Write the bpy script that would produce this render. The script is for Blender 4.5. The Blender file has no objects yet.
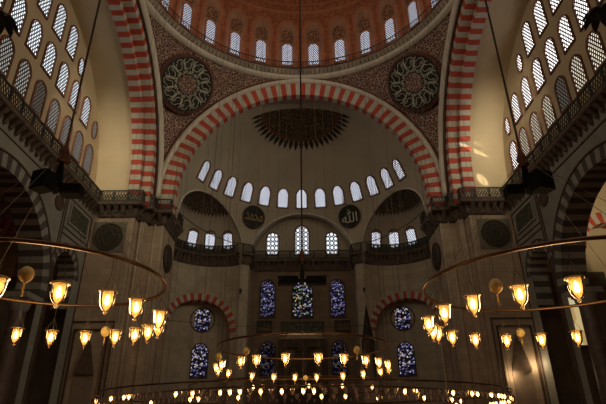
import bpy, math, random
from mathutils import Vector, Matrix
random.seed(7)
S = bpy.context.scene
COL = S.collection
PI = math.pi
rad = math.radians
V = Vector

# ------------------------------------------------------------------ helpers
class MB:
    """Collects faces and links them as one mesh object."""
    def __init__(s):
        s.v = []; s.f = []; s.m = []; s.sm = []
    def face(s, pts, m=0, sm=False):
        b = len(s.v); s.v += [tuple(p) for p in pts]
        s.f.append(tuple(range(b, b + len(pts)))); s.m.append(m); s.sm.append(sm)
    def idx(s, pts, faces, m=0, sm=False):
        b = len(s.v); s.v += [tuple(p) for p in pts]
        for f in faces:
            s.f.append(tuple(b + i for i in f)); s.m.append(m); s.sm.append(sm)
    def hexa(s, p, m=0):
        s.idx(p, [(0, 3, 2, 1), (4, 5, 6, 7), (0, 1, 5, 4), (1, 2, 6, 5), (2, 3, 7, 6), (3, 0, 4, 7)], m)
    def box(s, c, size, m=0, M=None):
        x, y, z = (q / 2 for q in size); c = V(c)
        p = [V(q) for q in ((-x, -y, -z), (x, -y, -z), (x, y, -z), (-x, y, -z), (-x, -y, z), (x, -y, z), (x, y, z), (-x, y, z))]
        if M: p = [M @ q for q in p]
        s.hexa([q + c for q in p], m)
    def bar(s, a, b, r, m=0, n=4):
        s.tube([a, b], r, m, n, sm=n > 4)
    def tube(s, pts, r, m=0, n=6, closed=False, sm=True):
        pts = [V(p) for p in pts]; k = len(pts); rings = []
        up = None
        for i, p in enumerate(pts):
            if closed: t = pts[(i + 1) % k] - pts[i - 1]
            else: t = pts[min(i + 1, k - 1)] - pts[max(i - 1, 0)]
            t = t.normalized() if t.length > 1e-9 else V((0, 0, 1))
            if up is None:
                up = V((0, 0, 1)) if abs(t.z) < .9 else V((0, 1, 0))
            a = t.cross(up)
            if a.length < 1e-6: a = t.cross(V((1, 0, 0)))
            a.normalize(); b = a.cross(t).normalized(); up = b
            rr = r[i] if isinstance(r, (list, tuple)) else r
            rings.append([p + (a * math.cos(2 * PI * j / n + PI / n) + b * math.sin(2 * PI * j / n + PI / n)) * rr for j in range(n)])
        allp = [q for R in rings for q in R]; fs = []
        for i in range(k if closed else k - 1):
            i2 = (i + 1) % k
            for j in range(n):
                j2 = (j + 1) % n
                fs.append((i * n + j, i * n + j2, i2 * n + j2, i2 * n + j))
        if not closed:
            fs.append(tuple(range(n))[::-1]); fs.append(tuple((k - 1) * n + j for j in range(n)))
        s.idx(allp, fs, m, sm)
    def lathe(s, prof, c=(0, 0, 0), n=24, m=0, sm=True):
        c = V(c); pts = []
        for (r, z) in prof:
            for j in range(n):
                a = 2 * PI * j / n
                pts.append(c + V((r * math.cos(a), r * math.sin(a), z)))
        fs = []
        for i in range(len(prof) - 1):
            for j in range(n):
                j2 = (j + 1) % n
                fs.append((i * n + j, i * n + j2, (i + 1) * n + j2, (i + 1) * n + j))
        s.idx(pts, fs, m, sm)
    def grid(s, fn, us, vs, m=0, sm=False, keep=None):
        pts = [V(fn(u, v)) for u in us for v in vs]; nv = len(vs); fs = []
        for i in range(len(us) - 1):
            for j in range(nv - 1):
                q = (i * nv + j, (i + 1) * nv + j, (i + 1) * nv + j + 1, i * nv + j + 1)
                if keep is None or keep(sum((pts[k] for k in q), V()) / 4): fs.append(q)
        s.idx(pts, fs, m, sm)
    def mesh(s, name, mats):
        me = bpy.data.meshes.new(name)
        me.from_pydata(s.v, [], s.f)
        for mt in (mats if isinstance(mats, (list, tuple)) else [mats]): me.materials.append(mt)
        me.polygons.foreach_set('material_index', s.m)
        me.polygons.foreach_set('use_smooth', s.sm)
        me.update()
        return me
    def build(s, name, mats, parent=None, loc=None):
        return link(name, s.mesh(name, mats), parent, loc)

def link(name, data, parent=None, loc=None):
    o = bpy.data.objects.new(name, data); COL.objects.link(o)
    if parent: o.parent = parent
    if loc is not None: o.location = loc
    return o

def tag(o, label, cat, group=None, kind=None):
    o['label'] = label; o['category'] = cat
    if group: o['group'] = group
    if kind: o['kind'] = kind
    return o

def struct(o, label, cat): return tag(o, label, cat, kind='structure')
def empty(name, loc, label, cat, group=None):
    o = link(name, None, loc=loc); o.empty_display_size = .2
    return tag(o, label, cat, group)
def copy_tree(o, parent=None):
    c = o.copy(); COL.objects.link(c)
    if parent: c.parent = parent
    for ch in list(o.children): copy_tree(ch, c)
    return c
def lin(a, b, n): return [a + (b - a) * i / n for i in range(n + 1)]

ONES = 'zeroth first second third fourth fifth sixth seventh eighth ninth tenth eleventh twelfth thirteenth fourteenth fifteenth sixteenth seventeenth eighteenth nineteenth'.split()
TENS = {2: 'twent', 3: 'thirt', 4: 'fort', 5: 'fift', 6: 'sixt', 7: 'sevent', 8: 'eight', 9: 'ninet'}
def nth(n):
    if n < 20: return ONES[n]
    t, u = divmod(n, 10)
    return TENS[t] + 'ieth' if u == 0 else TENS[t] + 'y-' + ONES[u]
SD = {1: 'on the minbar side', -1: 'across from the minbar side'}

# ------------------------------------------------------------------ materials
def mat(name, col, rough=.8, var=.25, scale=.8, metal=0., col2=None, spec=.3, bump=0.):
    m = bpy.data.materials.new(name); m.use_nodes = True
    nt = m.node_tree; b = nt.nodes['Principled BSDF']
    b.inputs['Roughness'].default_value = rough; b.inputs['Metallic'].default_value = metal
    b.inputs['Specular IOR Level'].default_value = spec
    c2 = col2 or tuple(c * (1 - var) for c in col)
    tc = nt.nodes.new('ShaderNodeTexCoord'); no = nt.nodes.new('ShaderNodeTexNoise')
    no.inputs['Scale'].default_value = scale; no.inputs['Detail'].default_value = 5
    nt.links.new(tc.outputs['Object'], no.inputs['Vector'])
    rp = nt.nodes.new('ShaderNodeValToRGB')
    rp.color_ramp.elements[0].position = .35; rp.color_ramp.elements[1].position = .65
    rp.color_ramp.elements[0].color = (*c2, 1); rp.color_ramp.elements[1].color = (*col, 1)
    nt.links.new(no.outputs['Fac'], rp.inputs['Fac'])
    nt.links.new(rp.outputs['Color'], b.inputs['Base Color'])
    m['ramp'] = rp.name
    return m

def block_mat(name, col, mortar, w=1.1, h=.55, size=.012):
    m = mat(name, col, .85, .2, .6)
    nt = m.node_tree; b = nt.nodes['Principled BSDF']; rp = nt.nodes[m['ramp']]
    tc = nt.nodes.new('ShaderNodeTexCoord'); sp = nt.nodes.new('ShaderNodeSeparateXYZ')
    nt.links.new(tc.outputs['Object'], sp.inputs[0])
    ad = nt.nodes.new('ShaderNodeMath'); ad.operation = 'ADD'
    nt.links.new(sp.outputs[0], ad.inputs[0]); nt.links.new(sp.outputs[1], ad.inputs[1])
    cb = nt.nodes.new('ShaderNodeCombineXYZ')
    nt.links.new(ad.outputs[0], cb.inputs[0]); nt.links.new(sp.outputs[2], cb.inputs[1])
    br = nt.nodes.new('ShaderNodeTexBrick'); br.inputs['Scale'].default_value = 1
    br.inputs['Brick Width'].default_value = w; br.inputs['Row Height'].default_value = h
    br.inputs['Mortar Size'].default_value = size; br.inputs['Mortar Smooth'].default_value = .3
    br.inputs['Mortar'].default_value = (*mortar, 1)
    nt.links.new(cb.outputs[0], br.inputs['Vector'])
    nt.links.new(rp.outputs['Color'], br.inputs['Color1'])
    mx = nt.nodes.new('ShaderNodeMix'); mx.data_type = 'RGBA'; mx.blend_type = 'MULTIPLY'; mx.inputs[0].default_value = 1
    mx.inputs[7].default_value = (.86, .84, .82, 1)
    nt.links.new(rp.outputs['Color'], mx.inputs[6]); nt.links.new(mx.outputs[2], br.inputs['Color2'])
    nt.links.new(br.outputs['Color'], b.inputs['Base Color'])
    return m

def filigree_mat(name, base, line, scale, thr=.06, rnd=.9):
    """Arabesque: pale curling lines over a dark ground."""
    m = mat(name, base, .8, .2, 1.)
    nt = m.node_tree; b = nt.nodes['Principled BSDF']; rp = nt.nodes[m['ramp']]
    tc = nt.nodes.new('ShaderNodeTexCoord')
    vo = nt.nodes.new('ShaderNodeTexVoronoi'); vo.feature = 'DISTANCE_TO_EDGE'
    vo.inputs['Scale'].default_value = scale; vo.inputs['Randomness'].default_value = rnd
    no = nt.nodes.new('ShaderNodeTexNoise'); no.inputs['Scale'].default_value = scale * .8
    mx0 = nt.nodes.new('ShaderNodeMix'); mx0.data_type = 'RGBA'; mx0.blend_type = 'ADD'; mx0.inputs[0].default_value = .25
    nt.links.new(tc.outputs['Object'], no.inputs['Vector'])
    nt.links.new(tc.outputs['Object'], mx0.inputs[6]); nt.links.new(no.outputs['Color'], mx0.inputs[7])
    nt.links.new(mx0.outputs[2], vo.inputs['Vector'])
    r2 = nt.nodes.new('ShaderNodeValToRGB')
    r2.color_ramp.elements[0].position = thr; r2.color_ramp.elements[0].color = (1, 1, 1, 1)
    r2.color_ramp.elements[1].position = thr * 1.8; r2.color_ramp.elements[1].color = (0, 0, 0, 1)
    nt.links.new(vo.outputs['Distance'], r2.inputs['Fac'])
    mx = nt.nodes.new('ShaderNodeMix'); mx.data_type = 'RGBA'
    nt.links.new(r2.outputs['Color'], mx.inputs[0]); nt.links.new(rp.outputs['Color'], mx.inputs[6])
    mx.inputs[7].default_value = (*line, 1)
    nt.links.new(mx.outputs[2], b.inputs['Base Color'])
    return m

def emit_mat(name, col, strength):
    m = bpy.data.materials.new(name); m.use_nodes = True; nt = m.node_tree; nt.nodes.clear()
    o = nt.nodes.new('ShaderNodeOutputMaterial'); e = nt.nodes.new('ShaderNodeEmission')
    e.inputs[0].default_value = (*col, 1); e.inputs[1].default_value = strength
    nt.links.new(e.outputs[0], o.inputs[0])
    return m

def stained_mat(name, strength, scale, stops, lead=.05, rnd=.8):
    """Daylit coloured glass: Voronoi panes of coloured light between dark leads."""
    m = bpy.data.materials.new(name); m.use_nodes = True; nt = m.node_tree; nt.nodes.clear()
    o = nt.nodes.new('ShaderNodeOutputMaterial'); e = nt.nodes.new('ShaderNodeEmission')
    d = nt.nodes.new('ShaderNodeBsdfDiffuse'); d.inputs[0].default_value = (.03, .025, .025, 1)
    tc = nt.nodes.new('ShaderNodeTexCoord')
    v1 = nt.nodes.new('ShaderNodeTexVoronoi'); v1.inputs['Scale'].default_value = scale; v1.inputs['Randomness'].default_value = rnd
    v2 = nt.nodes.new('ShaderNodeTexVoronoi'); v2.feature = 'DISTANCE_TO_EDGE'
    v2.inputs['Scale'].default_value = scale; v2.inputs['Randomness'].default_value = rnd
    for v in (v1, v2): nt.links.new(tc.outputs['Object'], v.inputs['Vector'])
    sp = nt.nodes.new('ShaderNodeSeparateColor'); nt.links.new(v1.outputs['Color'], sp.inputs[0])
    rp = nt.nodes.new('ShaderNodeValToRGB'); rp.color_ramp.interpolation = 'CONSTANT'
    while len(rp.color_ramp.elements) < len(stops): rp.color_ramp.elements.new(.5)
    for el, (p, c) in zip(rp.color_ramp.elements, stops): el.position = p; el.color = (*c, 1)
    nt.links.new(sp.outputs[0], rp.inputs['Fac']); nt.links.new(rp.outputs['Color'], e.inputs[0])
    e.inputs[1].default_value = strength
    gt = nt.nodes.new('ShaderNodeMath'); gt.operation = 'GREATER_THAN'; gt.inputs[1].default_value = lead
    nt.links.new(v2.outputs['Distance'], gt.inputs[0])
    mx = nt.nodes.new('ShaderNodeMixShader')
    nt.links.new(gt.outputs[0], mx.inputs[0]); nt.links.new(d.outputs[0], mx.inputs[1]); nt.links.new(e.outputs[0], mx.inputs[2])
    nt.links.new(mx.outputs[0], o.inputs[0])
    return m

def bell_glass_mat(name, tint, trans):
    """Thin honey-coloured lamp glass: lets light through and scatters some of it."""
    m = bpy.data.materials.new(name); m.use_nodes = True; nt = m.node_tree; nt.nodes.clear()
    o = nt.nodes.new('ShaderNodeOutputMaterial')
    t = nt.nodes.new('ShaderNodeBsdfTransparent'); t.inputs[0].default_value = (1., .93, .78, 1)
    s = nt.nodes.new('ShaderNodeBsdfTranslucent'); s.inputs[0].default_value = (*tint, 1)
    g = nt.nodes.new('ShaderNodeBsdfGlossy'); g.inputs['Roughness'].default_value = .1; g.inputs[0].default_value = (.9, .9, .9, 1)
    m1 = nt.nodes.new('ShaderNodeMixShader'); m1.inputs[0].default_value = 1 - trans
    m2 = nt.nodes.new('ShaderNodeMixShader'); fr = nt.nodes.new('ShaderNodeFresnel'); fr.inputs[0].default_value = 1.45
    nt.links.new(t.outputs[0], m1.inputs[1]); nt.links.new(s.outputs[0], m1.inputs[2])
    nt.links.new(fr.outputs[0], m2.inputs[0]); nt.links.new(m1.outputs[0], m2.inputs[1]); nt.links.new(g.outputs[0], m2.inputs[2])
    nt.links.new(m2.outputs[0], o.inputs[0])
    return m

TAN = mat('ochre_plaster', (.57, .46, .30), .85, .12, .35)
SEMI = mat('grey_plaster', (.46, .40, .30), .85, .15, .3)
STONE = block_mat('ashlar_stone', (.50, .385, .275), (.30, .23, .17))
STONE_W = block_mat('pale_ashlar', (.50, .43, .33), (.36, .30, .23))
MARBLE = block_mat('grey_marble', (.29, .28, .245), (.20, .19, .17), 1.6, 1.1, .01)
RED = mat('red_voussoir', (.48, .078, .045), .8, .2, 1.5)
WHITE = mat('white_voussoir', (.52, .49, .42), .8, .2, 1.2)
GREYST = mat('pale_grey_voussoir', (.30, .28, .24), .8, .25, 1.2)
DARKST = mat('dark_voussoir', (.085, .075, .068), .8, .25, 1.2)
MOULD = mat('pale_moulding', (.66, .60, .50), .8, .15, 1.)
DARKM = mat('dark_moulding', (.09, .055, .04), .8, .2, 1.)
BAND = mat('brown_window_border', (.20, .085, .05), .8, .2, 2.)
LATT = mat('lattice_plaster', (.13, .10, .085), .8, .15, 2.)
IRON = mat('dark_iron', (.045, .042, .038), .55, .2, 3., spec=.4)
RAILM = mat('pierced_balustrade', (.06, .06, .05), .7, .45, 2.5)
BRACK = mat('muqarnas_stone', (.14, .10, .075), .8, .5, 2.2)
BRONZE = mat('bronze', (.17, .095, .045), .32, .3, 4., metal=.85)
GOLD = mat('gilt', (.72, .48, .17), .35, .2, 5., metal=.7)
EGG = mat('gilded_egg', (.82, .60, .22), .45, .25, 14., metal=0.)
BLACK = mat('black_speaker', (.008, .008, .008), .9, .2, 6., spec=.1)
DISC = mat('black_green_disc', (.035, .034, .025), .6, .3, 3.)
NIGHT = mat('night_black_field', (.016, .017, .013), .6, .3, 3.)
SCRIPT = mat('pale_script', (.62, .60, .48), .7, .15, 2.)
GILTSC = mat('gilt_script', (.34, .21, .09), .6, .2, 3.)
MAROON = mat('maroon_border', (.16, .055, .035), .8, .3, 2.)
PEND = filigree_mat('pendentive_arabesque', (.10, .035, .026), (.47, .34, .27), 4.4, .055)
DOMEP = filigree_mat('dome_painting', (.42, .145, .07), (.30, .085, .037), 1.3, .06)
DOMEP2 = mat('dome_arch_band', (.50, .18, .09), .8, .2, 1.)
DOMEP3 = mat('dome_arch_field', (.44, .23, .145), .8, .3, .9)
DOMED = filigree_mat('dome_palmette', (.13, .05, .03), (.42, .22, .12), 4.5, .06)
MEDAL = filigree_mat('semidome_medallion_paint', (.022, .02, .014), (.20, .12, .04), 3.4, .045)
PETAL = mat('petal_paint', (.03, .026, .02), .8, .3, 2.)
EXPAINT = filigree_mat('exedra_paint', (.055, .04, .028), (.19, .14, .09), 3.6, .06)
PANELG = filigree_mat('green_panel', (.05, .07, .06), (.20, .19, .12), 3.5, .04)
CARPET = filigree_mat('red_carpet', (.30, .05, .04), (.10, .10, .16), 1.2, .05)
WOODD = mat('dark_wood', (.09, .055, .035), .6, .3, 2.)
LEADC = mat('spire_slate', (.03, .027, .025), .7, .3, 2.)
PORPH = mat('porphyry', (.13, .09, .075), .35, .35, 3., spec=.5)
WIRE = mat('steel_wire', (.10, .085, .07), .5, .1, 2., metal=.4)
ORANGE = mat('red_bronze_hub', (.13, .04, .018), .6, .3, 5., metal=.3)
GLASS = bell_glass_mat('honey_glass', (.98, .68, .28), .5)
GLASSU = bell_glass_mat('clear_glass', (.9, .86, .74), .5)
FLAME = emit_mat('lit_bulb', (1., .60, .22), 17.)
FLAME2 = emit_mat('lit_small_bulb', (1., .62, .26), 13.)
DAY = (.80, .86, 1.)
P_BRIGHT_R = emit_mat('daylit_pane_white', (1., .96, .95), 3.2)
P_BRIGHT_L = emit_mat('daylit_pane_cool', (.80, .87, .93), 2.1)
P_MID_R = emit_mat('daylit_pane_shaded_warm', (.95, .85, .66), 1.1)
P_MID_L = emit_mat('daylit_pane_shaded_cool', (.80, .80, .75), .55)
P_DIM = emit_mat('daylit_pane_screened', (.75, .70, .60), .20)
P_DOME = emit_mat('daylit_pane_dome', (.82, .85, 1.), 1.4)
P_SEMI = emit_mat('daylit_pane_semidome', (.85, .88, 1.), 1.35)
P_AISLE_ = None; _AISLE = lambda: stained_mat('daylit_aisle_recess', .55, .9, [(0, (1., .74, .34)), (.4, (.75, .5, .2)), (.7, (1., .85, .5))], 0.)  # light inside the recess, painted as emission on its pane
BLU = (.10, .12, .55); VIO = (.36, .28, .85); WHI = (.85, .85, .95); GRN = (.25, .45, .25); YEL = (.85, .6, .25); DRK = (.015, .012, .03)
BL2 = (.16, .15, .42); VI2 = (.36, .31, .62)
P_STAIN = stained_mat('stained_glass_blue', .48, 6.0, [(0, DRK), (.30, BL2), (.50, DRK), (.62, VI2), (.80, WHI), (.92, BL2)], .10)
P_STAINC = stained_mat('stained_glass_mixed', .5, 5.6, [(0, DRK), (.28, VI2), (.40, GRN), (.52, DRK), (.74, WHI), (.88, YEL)], .10)
P_STAINR = stained_mat('stained_glass_round', .60, 6.0, [(0, DRK), (.30, BL2), (.44, VI2), (.54, DRK), (.70, WHI), (.92, (.7, .5, .45))], .10)
P_STAIND = stained_mat('stained_glass_dim', .15, 6.0, [(0, DRK), (.4, BL2), (.55, (.4, .4, .5)), (.7, DRK), (.84, YEL), (.92, VI2)], .10)

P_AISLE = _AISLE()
def roundel_mat(name, strength, px, pz, r):
    """Plaster window filled with rows of round bottle-glass lights."""
    m = bpy.data.materials.new(name); m.use_nodes = True; nt = m.node_tree; nt.nodes.clear()
    o = nt.nodes.new('ShaderNodeOutputMaterial'); e = nt.nodes.new('ShaderNodeEmission')
    e.inputs[0].default_value = (.86, .90, .95, 1); e.inputs[1].default_value = strength
    d = nt.nodes.new('ShaderNodeBsdfDiffuse'); d.inputs[0].default_value = (.06, .05, .045, 1)
    tc = nt.nodes.new('ShaderNodeTexCoord'); sp = nt.nodes.new('ShaderNodeSeparateXYZ')
    nt.links.new(tc.outputs['Object'], sp.inputs[0])
    def M(op, a, b=None):
        n = nt.nodes.new('ShaderNodeMath'); n.operation = op
        for i, q in enumerate((a, b)):
            if q is None: continue
            if isinstance(q, (int, float)): n.inputs[i].default_value = q
            else: nt.links.new(q, n.inputs[i])
        return n.outputs[0]
    def cell(x, y, px, pz, ox, oy):
        fx = M('SUBTRACT', M('FLOORED_MODULO', M('ADD', x, ox), px), px / 2)
        fz = M('SUBTRACT', M('FLOORED_MODULO', M('ADD', y, oy), pz), pz / 2)
        return M('SQRT', M('ADD', M('POWER', M('DIVIDE', fx, px), 2.), M('POWER', M('DIVIDE', fz, pz), 2.)))
    a = M('LESS_THAN', cell(sp.outputs[0], sp.outputs[2], px, pz, px / 2, 0.), r)
    b = M('LESS_THAN', cell(sp.outputs[0], sp.outputs[2], px, pz, 0., pz / 2), r * .42)
    fac = M('MAXIMUM', a, b)
    mx = nt.nodes.new('ShaderNodeMixShader')
    nt.links.new(fac, mx.inputs[0]); nt.links.new(d.outputs[0], mx.inputs[1]); nt.links.new(e.outputs[0], mx.inputs[2])
    nt.links.new(mx.outputs[0], o.inputs[0])
    return m
P_ROUND = roundel_mat('bottle_glass_lights', 1.2, .44, .52, .36)

# ------------------------------------------------------------------ surfaces
A = 13.2            # half side of the square under the dome
R1, R2 = 11.2, 12.6  # inner and outer radius of the great arches
ZS = 20.0           # springing of the great arches
CY0, RS, ZSD = 13.5, 11.3, 20.5   # semidome centre y, radius, springing
E_R = 4.8

def semi_pt(psi, z=None, el=None, d=0.):
    """Point of the semidome; psi degrees from straight ahead (+x positive)."""
    p = rad(psi)
    if el is None:
        r = math.sqrt(max(0, RS ** 2 - max(0, z - ZSD) ** 2)); zz = z
        k = 1 - d / RS
        return V((r * k * math.sin(p), CY0 + r * k * math.cos(p), ZSD + (zz - ZSD) * k if zz > ZSD else zz))
    r = (RS - d) * math.cos(rad(el))
    return V((r * math.sin(p), CY0 + r * math.cos(p), ZSD + (RS - d) * math.sin(rad(el))))

def frame_at(P, N, up=V((0, 0, 1))):
    N = V(N).normalized(); v = (up - up.dot(N) * N).normalized(); u = N.cross(v)
    M = Matrix((u, N, v)).transposed().to_4x4(); M.translation = V(P)
    return M

# ------------------------------------------------------------------ windows
WN = [0]
_wc = {}
def outline(w, h, kind, grow=0., n=14):
    """Closed outline in (x, z); z from 0."""
    if kind == 'oval':
        return [((w / 2 + grow) * math.cos(2 * PI * i / 28), h / 2 + (h / 2 + grow) * math.sin(2 * PI * i / 28)) for i in range(28)]
    r = w / 2; pts = [(-r - grow, -grow), (r + grow, -grow)]
    zc = h - r * 1.12
    for i in range(n + 1):
        a = PI * i / n
        pts.append(((r + grow) * math.cos(a), zc + (r * 1.12 + grow) * math.sin(a)))
    return pts
def inside(x, z, w, h, kind):
    if kind == 'oval': return (x / (w / 2)) ** 2 + ((z - h / 2) / (h / 2)) ** 2 < 1
    r = w / 2; zc = h - r * 1.12
    if z < 0 or z > h or abs(x) > r: return False
    return z < zc or (x / r) ** 2 + ((z - zc) / (r * 1.12)) ** 2 < 1
def clip(a, b, w, h, kind, n=60):
    """Longest inside run of the segment a-b."""
    ts = [i / n for i in range(n + 1) if inside(a[0] + (b[0] - a[0]) * i / n, a[1] + (b[1] - a[1]) * i / n, w, h, kind)]
    if len(ts) < 2: return None
    q = lambda t: (a[0] + (b[0] - a[0]) * t, a[1] + (b[1] - a[1]) * t)
    return q(ts[0]), q(ts[-1])
def window_meshes(w, h, kind, pitch, bw, border, depth=.12):
    key = (w, h, kind, pitch, bw, border)
    if key in _wc: return _wc[key]
    o1, o2 = outline(w, h, kind), outline(w, h, kind, border)
    fr = MB(); n = len(o1)
    for i in range(n):
        j = (i + 1) % n
        a, b, c, d = o1[i], o1[j], o2[j], o2[i]
        fr.face([(a[0], -depth, a[1]), (b[0], -depth, b[1]), (c[0], -depth, c[1]), (d[0], -depth, d[1])][::-1])
        fr.face([(a[0], -depth, a[1]), (b[0], -depth, b[1]), (b[0], 0, b[1]), (a[0], 0, a[1])])
        fr.face([(d[0], -depth, d[1]), (c[0], -depth, c[1]), (c[0], 0, c[1]), (d[0], 0, d[1])][::-1])
    pn = MB(); pn.face([(x, -.02, z) for x, z in o1])
    lt = None
    if pitch:
        lt = MB(); sl = 1.55
        span = int((w + h) / pitch) + 3
        for sgn in (-1, 1):
            for k in range(-span, span + 1):
                z0 = k * pitch * sl
                c = clip((-w, z0 - sgn * sl * w), (w, z0 + sgn * sl * w), w, h, kind, 120)
                if c:
                    (ax, az), (bx, bz) = c
                    dx, dz = bx - ax, bz - az; L = math.hypot(dx, dz); px, pz = -dz / L * bw / 2, dx / L * bw / 2
                    lt.hexa([(ax - px, -.07, az - pz), (bx - px, -.07, bz - pz), (bx + px, -.07, bz + pz), (ax + px, -.07, az + pz),
                             (ax - px, -.045, az - pz), (bx - px, -.045, bz - pz), (bx + px, -.045, bz + pz), (ax + px, -.045, az + pz)])
    _wc[key] = (fr, pn, lt)
    return _wc[key]
_mc = {}
def window(P, N, w, h, label, pane, kind='arch', pitch=.25, bw=.08, border=.10, fmat=None, lmat=None, mid=False):
    fr, pn, lt = window_meshes(w, h, kind, pitch, bw, border)
    fmat = fmat or BAND; lmat = lmat or LATT
    k = (w, h, kind, pitch, bw, border, pane.name, fmat.name, lmat.name)
    if k not in _mc:
        _mc[k] = (fr.mesh('window_border', fmat), pn.mesh('window_pane', pane), lt.mesh('window_lattice', lmat) if lt else None)
    a, b, c = _mc[k]
    WN[0] += 1
    FM = frame_at(P, N)
    if mid: FM.translation = FM.translation - FM.col[2].to_3d() * h / 2     # P is the middle of the opening
    o = link('window_%d' % WN[0], a); o.matrix_world = FM
    struct(o, label, 'window')
    link('pane', b, o)
    if c: link('lattice', c, o)
    return o

# ------------------------------------------------------------------ floor and outer shell
f = MB(); f.face([(-32, -30, 0), (32, -30, 0), (32, 29, 0), (-32, 29, 0)])
struct(f.build('floor', CARPET), 'red patterned prayer carpet covering the whole hall floor', 'floor')

m = MB()
m.face([(-31, -29, 0), (31, -29, 0), (31, -29, 19), (-31, -29, 19)])
struct(m.build('wall_back', STONE), 'plain stone entrance wall behind the viewer', 'wall')
# great arches -----------------------------------------------------------
NV = 78
def arch_pts(f, a, R): return f(R * math.cos(a), ZS + R * math.sin(a))
def voussoirs(name, f3, R_in, R_out, d0, d1, n, mats, zs, sc=0., a0=0., a1=PI, first=0):
    """f3(s, z, d): along the wall, height, depth."""
    m = MB()
    for i in range(n):
        b0 = a0 + (a1 - a0) * i / n; b1 = a0 + (a1 - a0) * (i + 1) / n
        q = []
        for d in (d0, d1):
            for R, b in ((R_in, b0), (R_out, b0), (R_out, b1), (R_in, b1)):
                q.append(f3(sc + R * math.cos(b), zs + R * math.sin(b), d))
        m.hexa(q, (i + first) % 2)
    if n > 60:      # the arch feet run straight down to the gallery
        for sx in (-1, 1):
            for i in range(3):
                z1 = zs - i * .47; z0 = z1 - .47
                q = [f3(sx * R, z, d) for d in (d0, d1) for R, z in ((R_in, z0), (R_out, z0), (R_out, z1), (R_in, z1))]
                m.hexa(q, (i + 1 + first) % 2)
    return m.build(name, mats)
front = lambda s, z, d: V((s, A + d, z))
rear = lambda s, z, d: V((s, -A - d, z))
def sidef(sg): return lambda s, z, d: V((sg * (A - .3 + d), s, z))

o = voussoirs('trim_1', front, R1, R2, 0, .7, NV, [RED, WHITE], ZS)
struct(o, 'red and white great arch framing the grey semidome', 'arch')
for sg in (-1, 1):
    nm = SD[sg]
    o = voussoirs('trim_%d' % (3 + sg), sidef(sg), R1 + .45, R2 - .1, 0, .9, NV, [RED, WHITE], ZS, first=1)
    struct(o, 'outer red and white order of the great side arch ' + nm, 'arch')
    o = voussoirs('trim_%d' % (5 + sg), sidef(sg), R1, R2 - .4, .85, 1.75, NV, [RED, WHITE], ZS, first=1)
    struct(o, 'inner red and white order of the great side arch ' + nm, 'arch')
    # plain barrel and jamb beyond the striped order
    b = MB(); xs = [sg * (A - .3 + 1.7), sg * 17.7]
    prof = [(11.4, 18.5)] + [(11.4 * math.cos(PI * i / 60), ZS + 11.4 * math.sin(PI * i / 60)) for i in range(61)] + [(-11.4, 18.5)]
    for (y0, z0), (y1, z1) in zip(prof[:-1], prof[1:]):
        q = [(xs[0], y0, z0), (xs[1], y0, z0), (xs[1], y1, z1), (xs[0], y1, z1)]
        b.face(q if sg > 0 else q[::-1], 0, abs(y0 - y1) > 1e-6)
    struct(b.build('wall_%s_vault' % ('right' if sg > 0 else 'left'), TAN), 'plain ochre soffit and jamb of the side arch ' + nm, 'arch soffit')
    # tympanum
    t = MB(); N = 60
    for i in range(N):
        y0, y1 = -11.6 + 23.2 * i / N, -11.6 + 23.2 * (i + 1) / N
        hz = lambda y: ZS + math.sqrt(max(0, 11.65 ** 2 - y * y))
        t.face([(sg * 17.6, y0, 18.3), (sg * 17.6, y1, 18.3), (sg * 17.6, y1, hz(y1)), (sg * 17.6, y0, hz(y0))])
    struct(t.build('wall_%s_tympanum' % ('right' if sg > 0 else 'left'), TAN), 'ochre tympanum wall pierced by rows of windows ' + nm, 'wall')
    rows = [('lowest', 20.65, 2.4, [-5.1, -3.05, -1.0, 1.05, 3.1, 5.15, 7.2, 9.2]),
            ('middle', 24.0, 2.42, [-5.1, -3.05, -1.0, 1.05, 3.15, 5.2, 7.25]),
            ('upper', 27.45, 2.65, [-3.05, -1.0, 1.1, 3.2])]
    for rn, z, h, ys in rows:
        for i, y in enumerate(ys[::-1]):
            if rn == 'lowest':
                if sg < 0: pane = P_MID_L if y != 1.05 else P_DIM
                else: pane = P_BRIGHT_R if y > 8 else (P_DIM if y == 1.05 else P_MID_R)
            else: pane = P_BRIGHT_R if sg > 0 else P_BRIGHT_L
            window((sg * 17.6, y, z), (sg, 0, 0), 1.2, h, '%s arched lattice window from the pier in the %s row of the tympanum %s' % (nth(i + 1), rn, nm), pane)
    for y, z, q in ((9.3, 23.95, 'above the lowest row'), (5.15, 27.2, 'beside the upper row')):
        window((sg * 17.6, y, z), (sg, 0, 0), .8, 1.5, 'small oval lattice window %s of the tympanum %s' % (q, nm), P_BRIGHT_R if sg > 0 else (P_BRIGHT_L if z > 25 else P_MID_L), 'oval', .22, .06)

# pendentives --------------------------------------------------------------
RP = math.sqrt(2) * A
def pend_pt(az, z): r = math.sqrt(RP * RP - (z - ZS) ** 2); return r
for qx, qy in ((-1, 1), (1, 1), (-1, -1), (1, -1)):
    m = MB(); nz = 40; na = 26
    rows = []
    for j in range(nz + 1):
        z = ZS + (A - .02) * j / nz
        r = math.sqrt(RP * RP - (z - ZS) ** 2)
        c = min(1, A / r); half = PI / 4 - math.acos(c)      # angular half width round the diagonal
        rows.append([(V((qx * r * math.sin(PI / 4 + half * k), qy * r * math.cos(PI / 4 + half * k), z))) for k in lin(-1, 1, na)])
    pts = [p for R in rows for p in R]; w = na + 1
    m.idx(pts, [(j * w + i, j * w + i + 1, (j + 1) * w + i + 1, (j + 1) * w + i) for j in range(nz) for i in range(na)], 0, True)
    o = m.build('ceiling_pendentive_%d' % (1 + (qx > 0) + 2 * (qy < 0)), PEND)
    where = (SD[qx] + (' above the semidome' if qy > 0 else ' behind the viewer'))
    struct(o, 'maroon and cream arabesque pendentive ' + where, 'pendentive')
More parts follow.
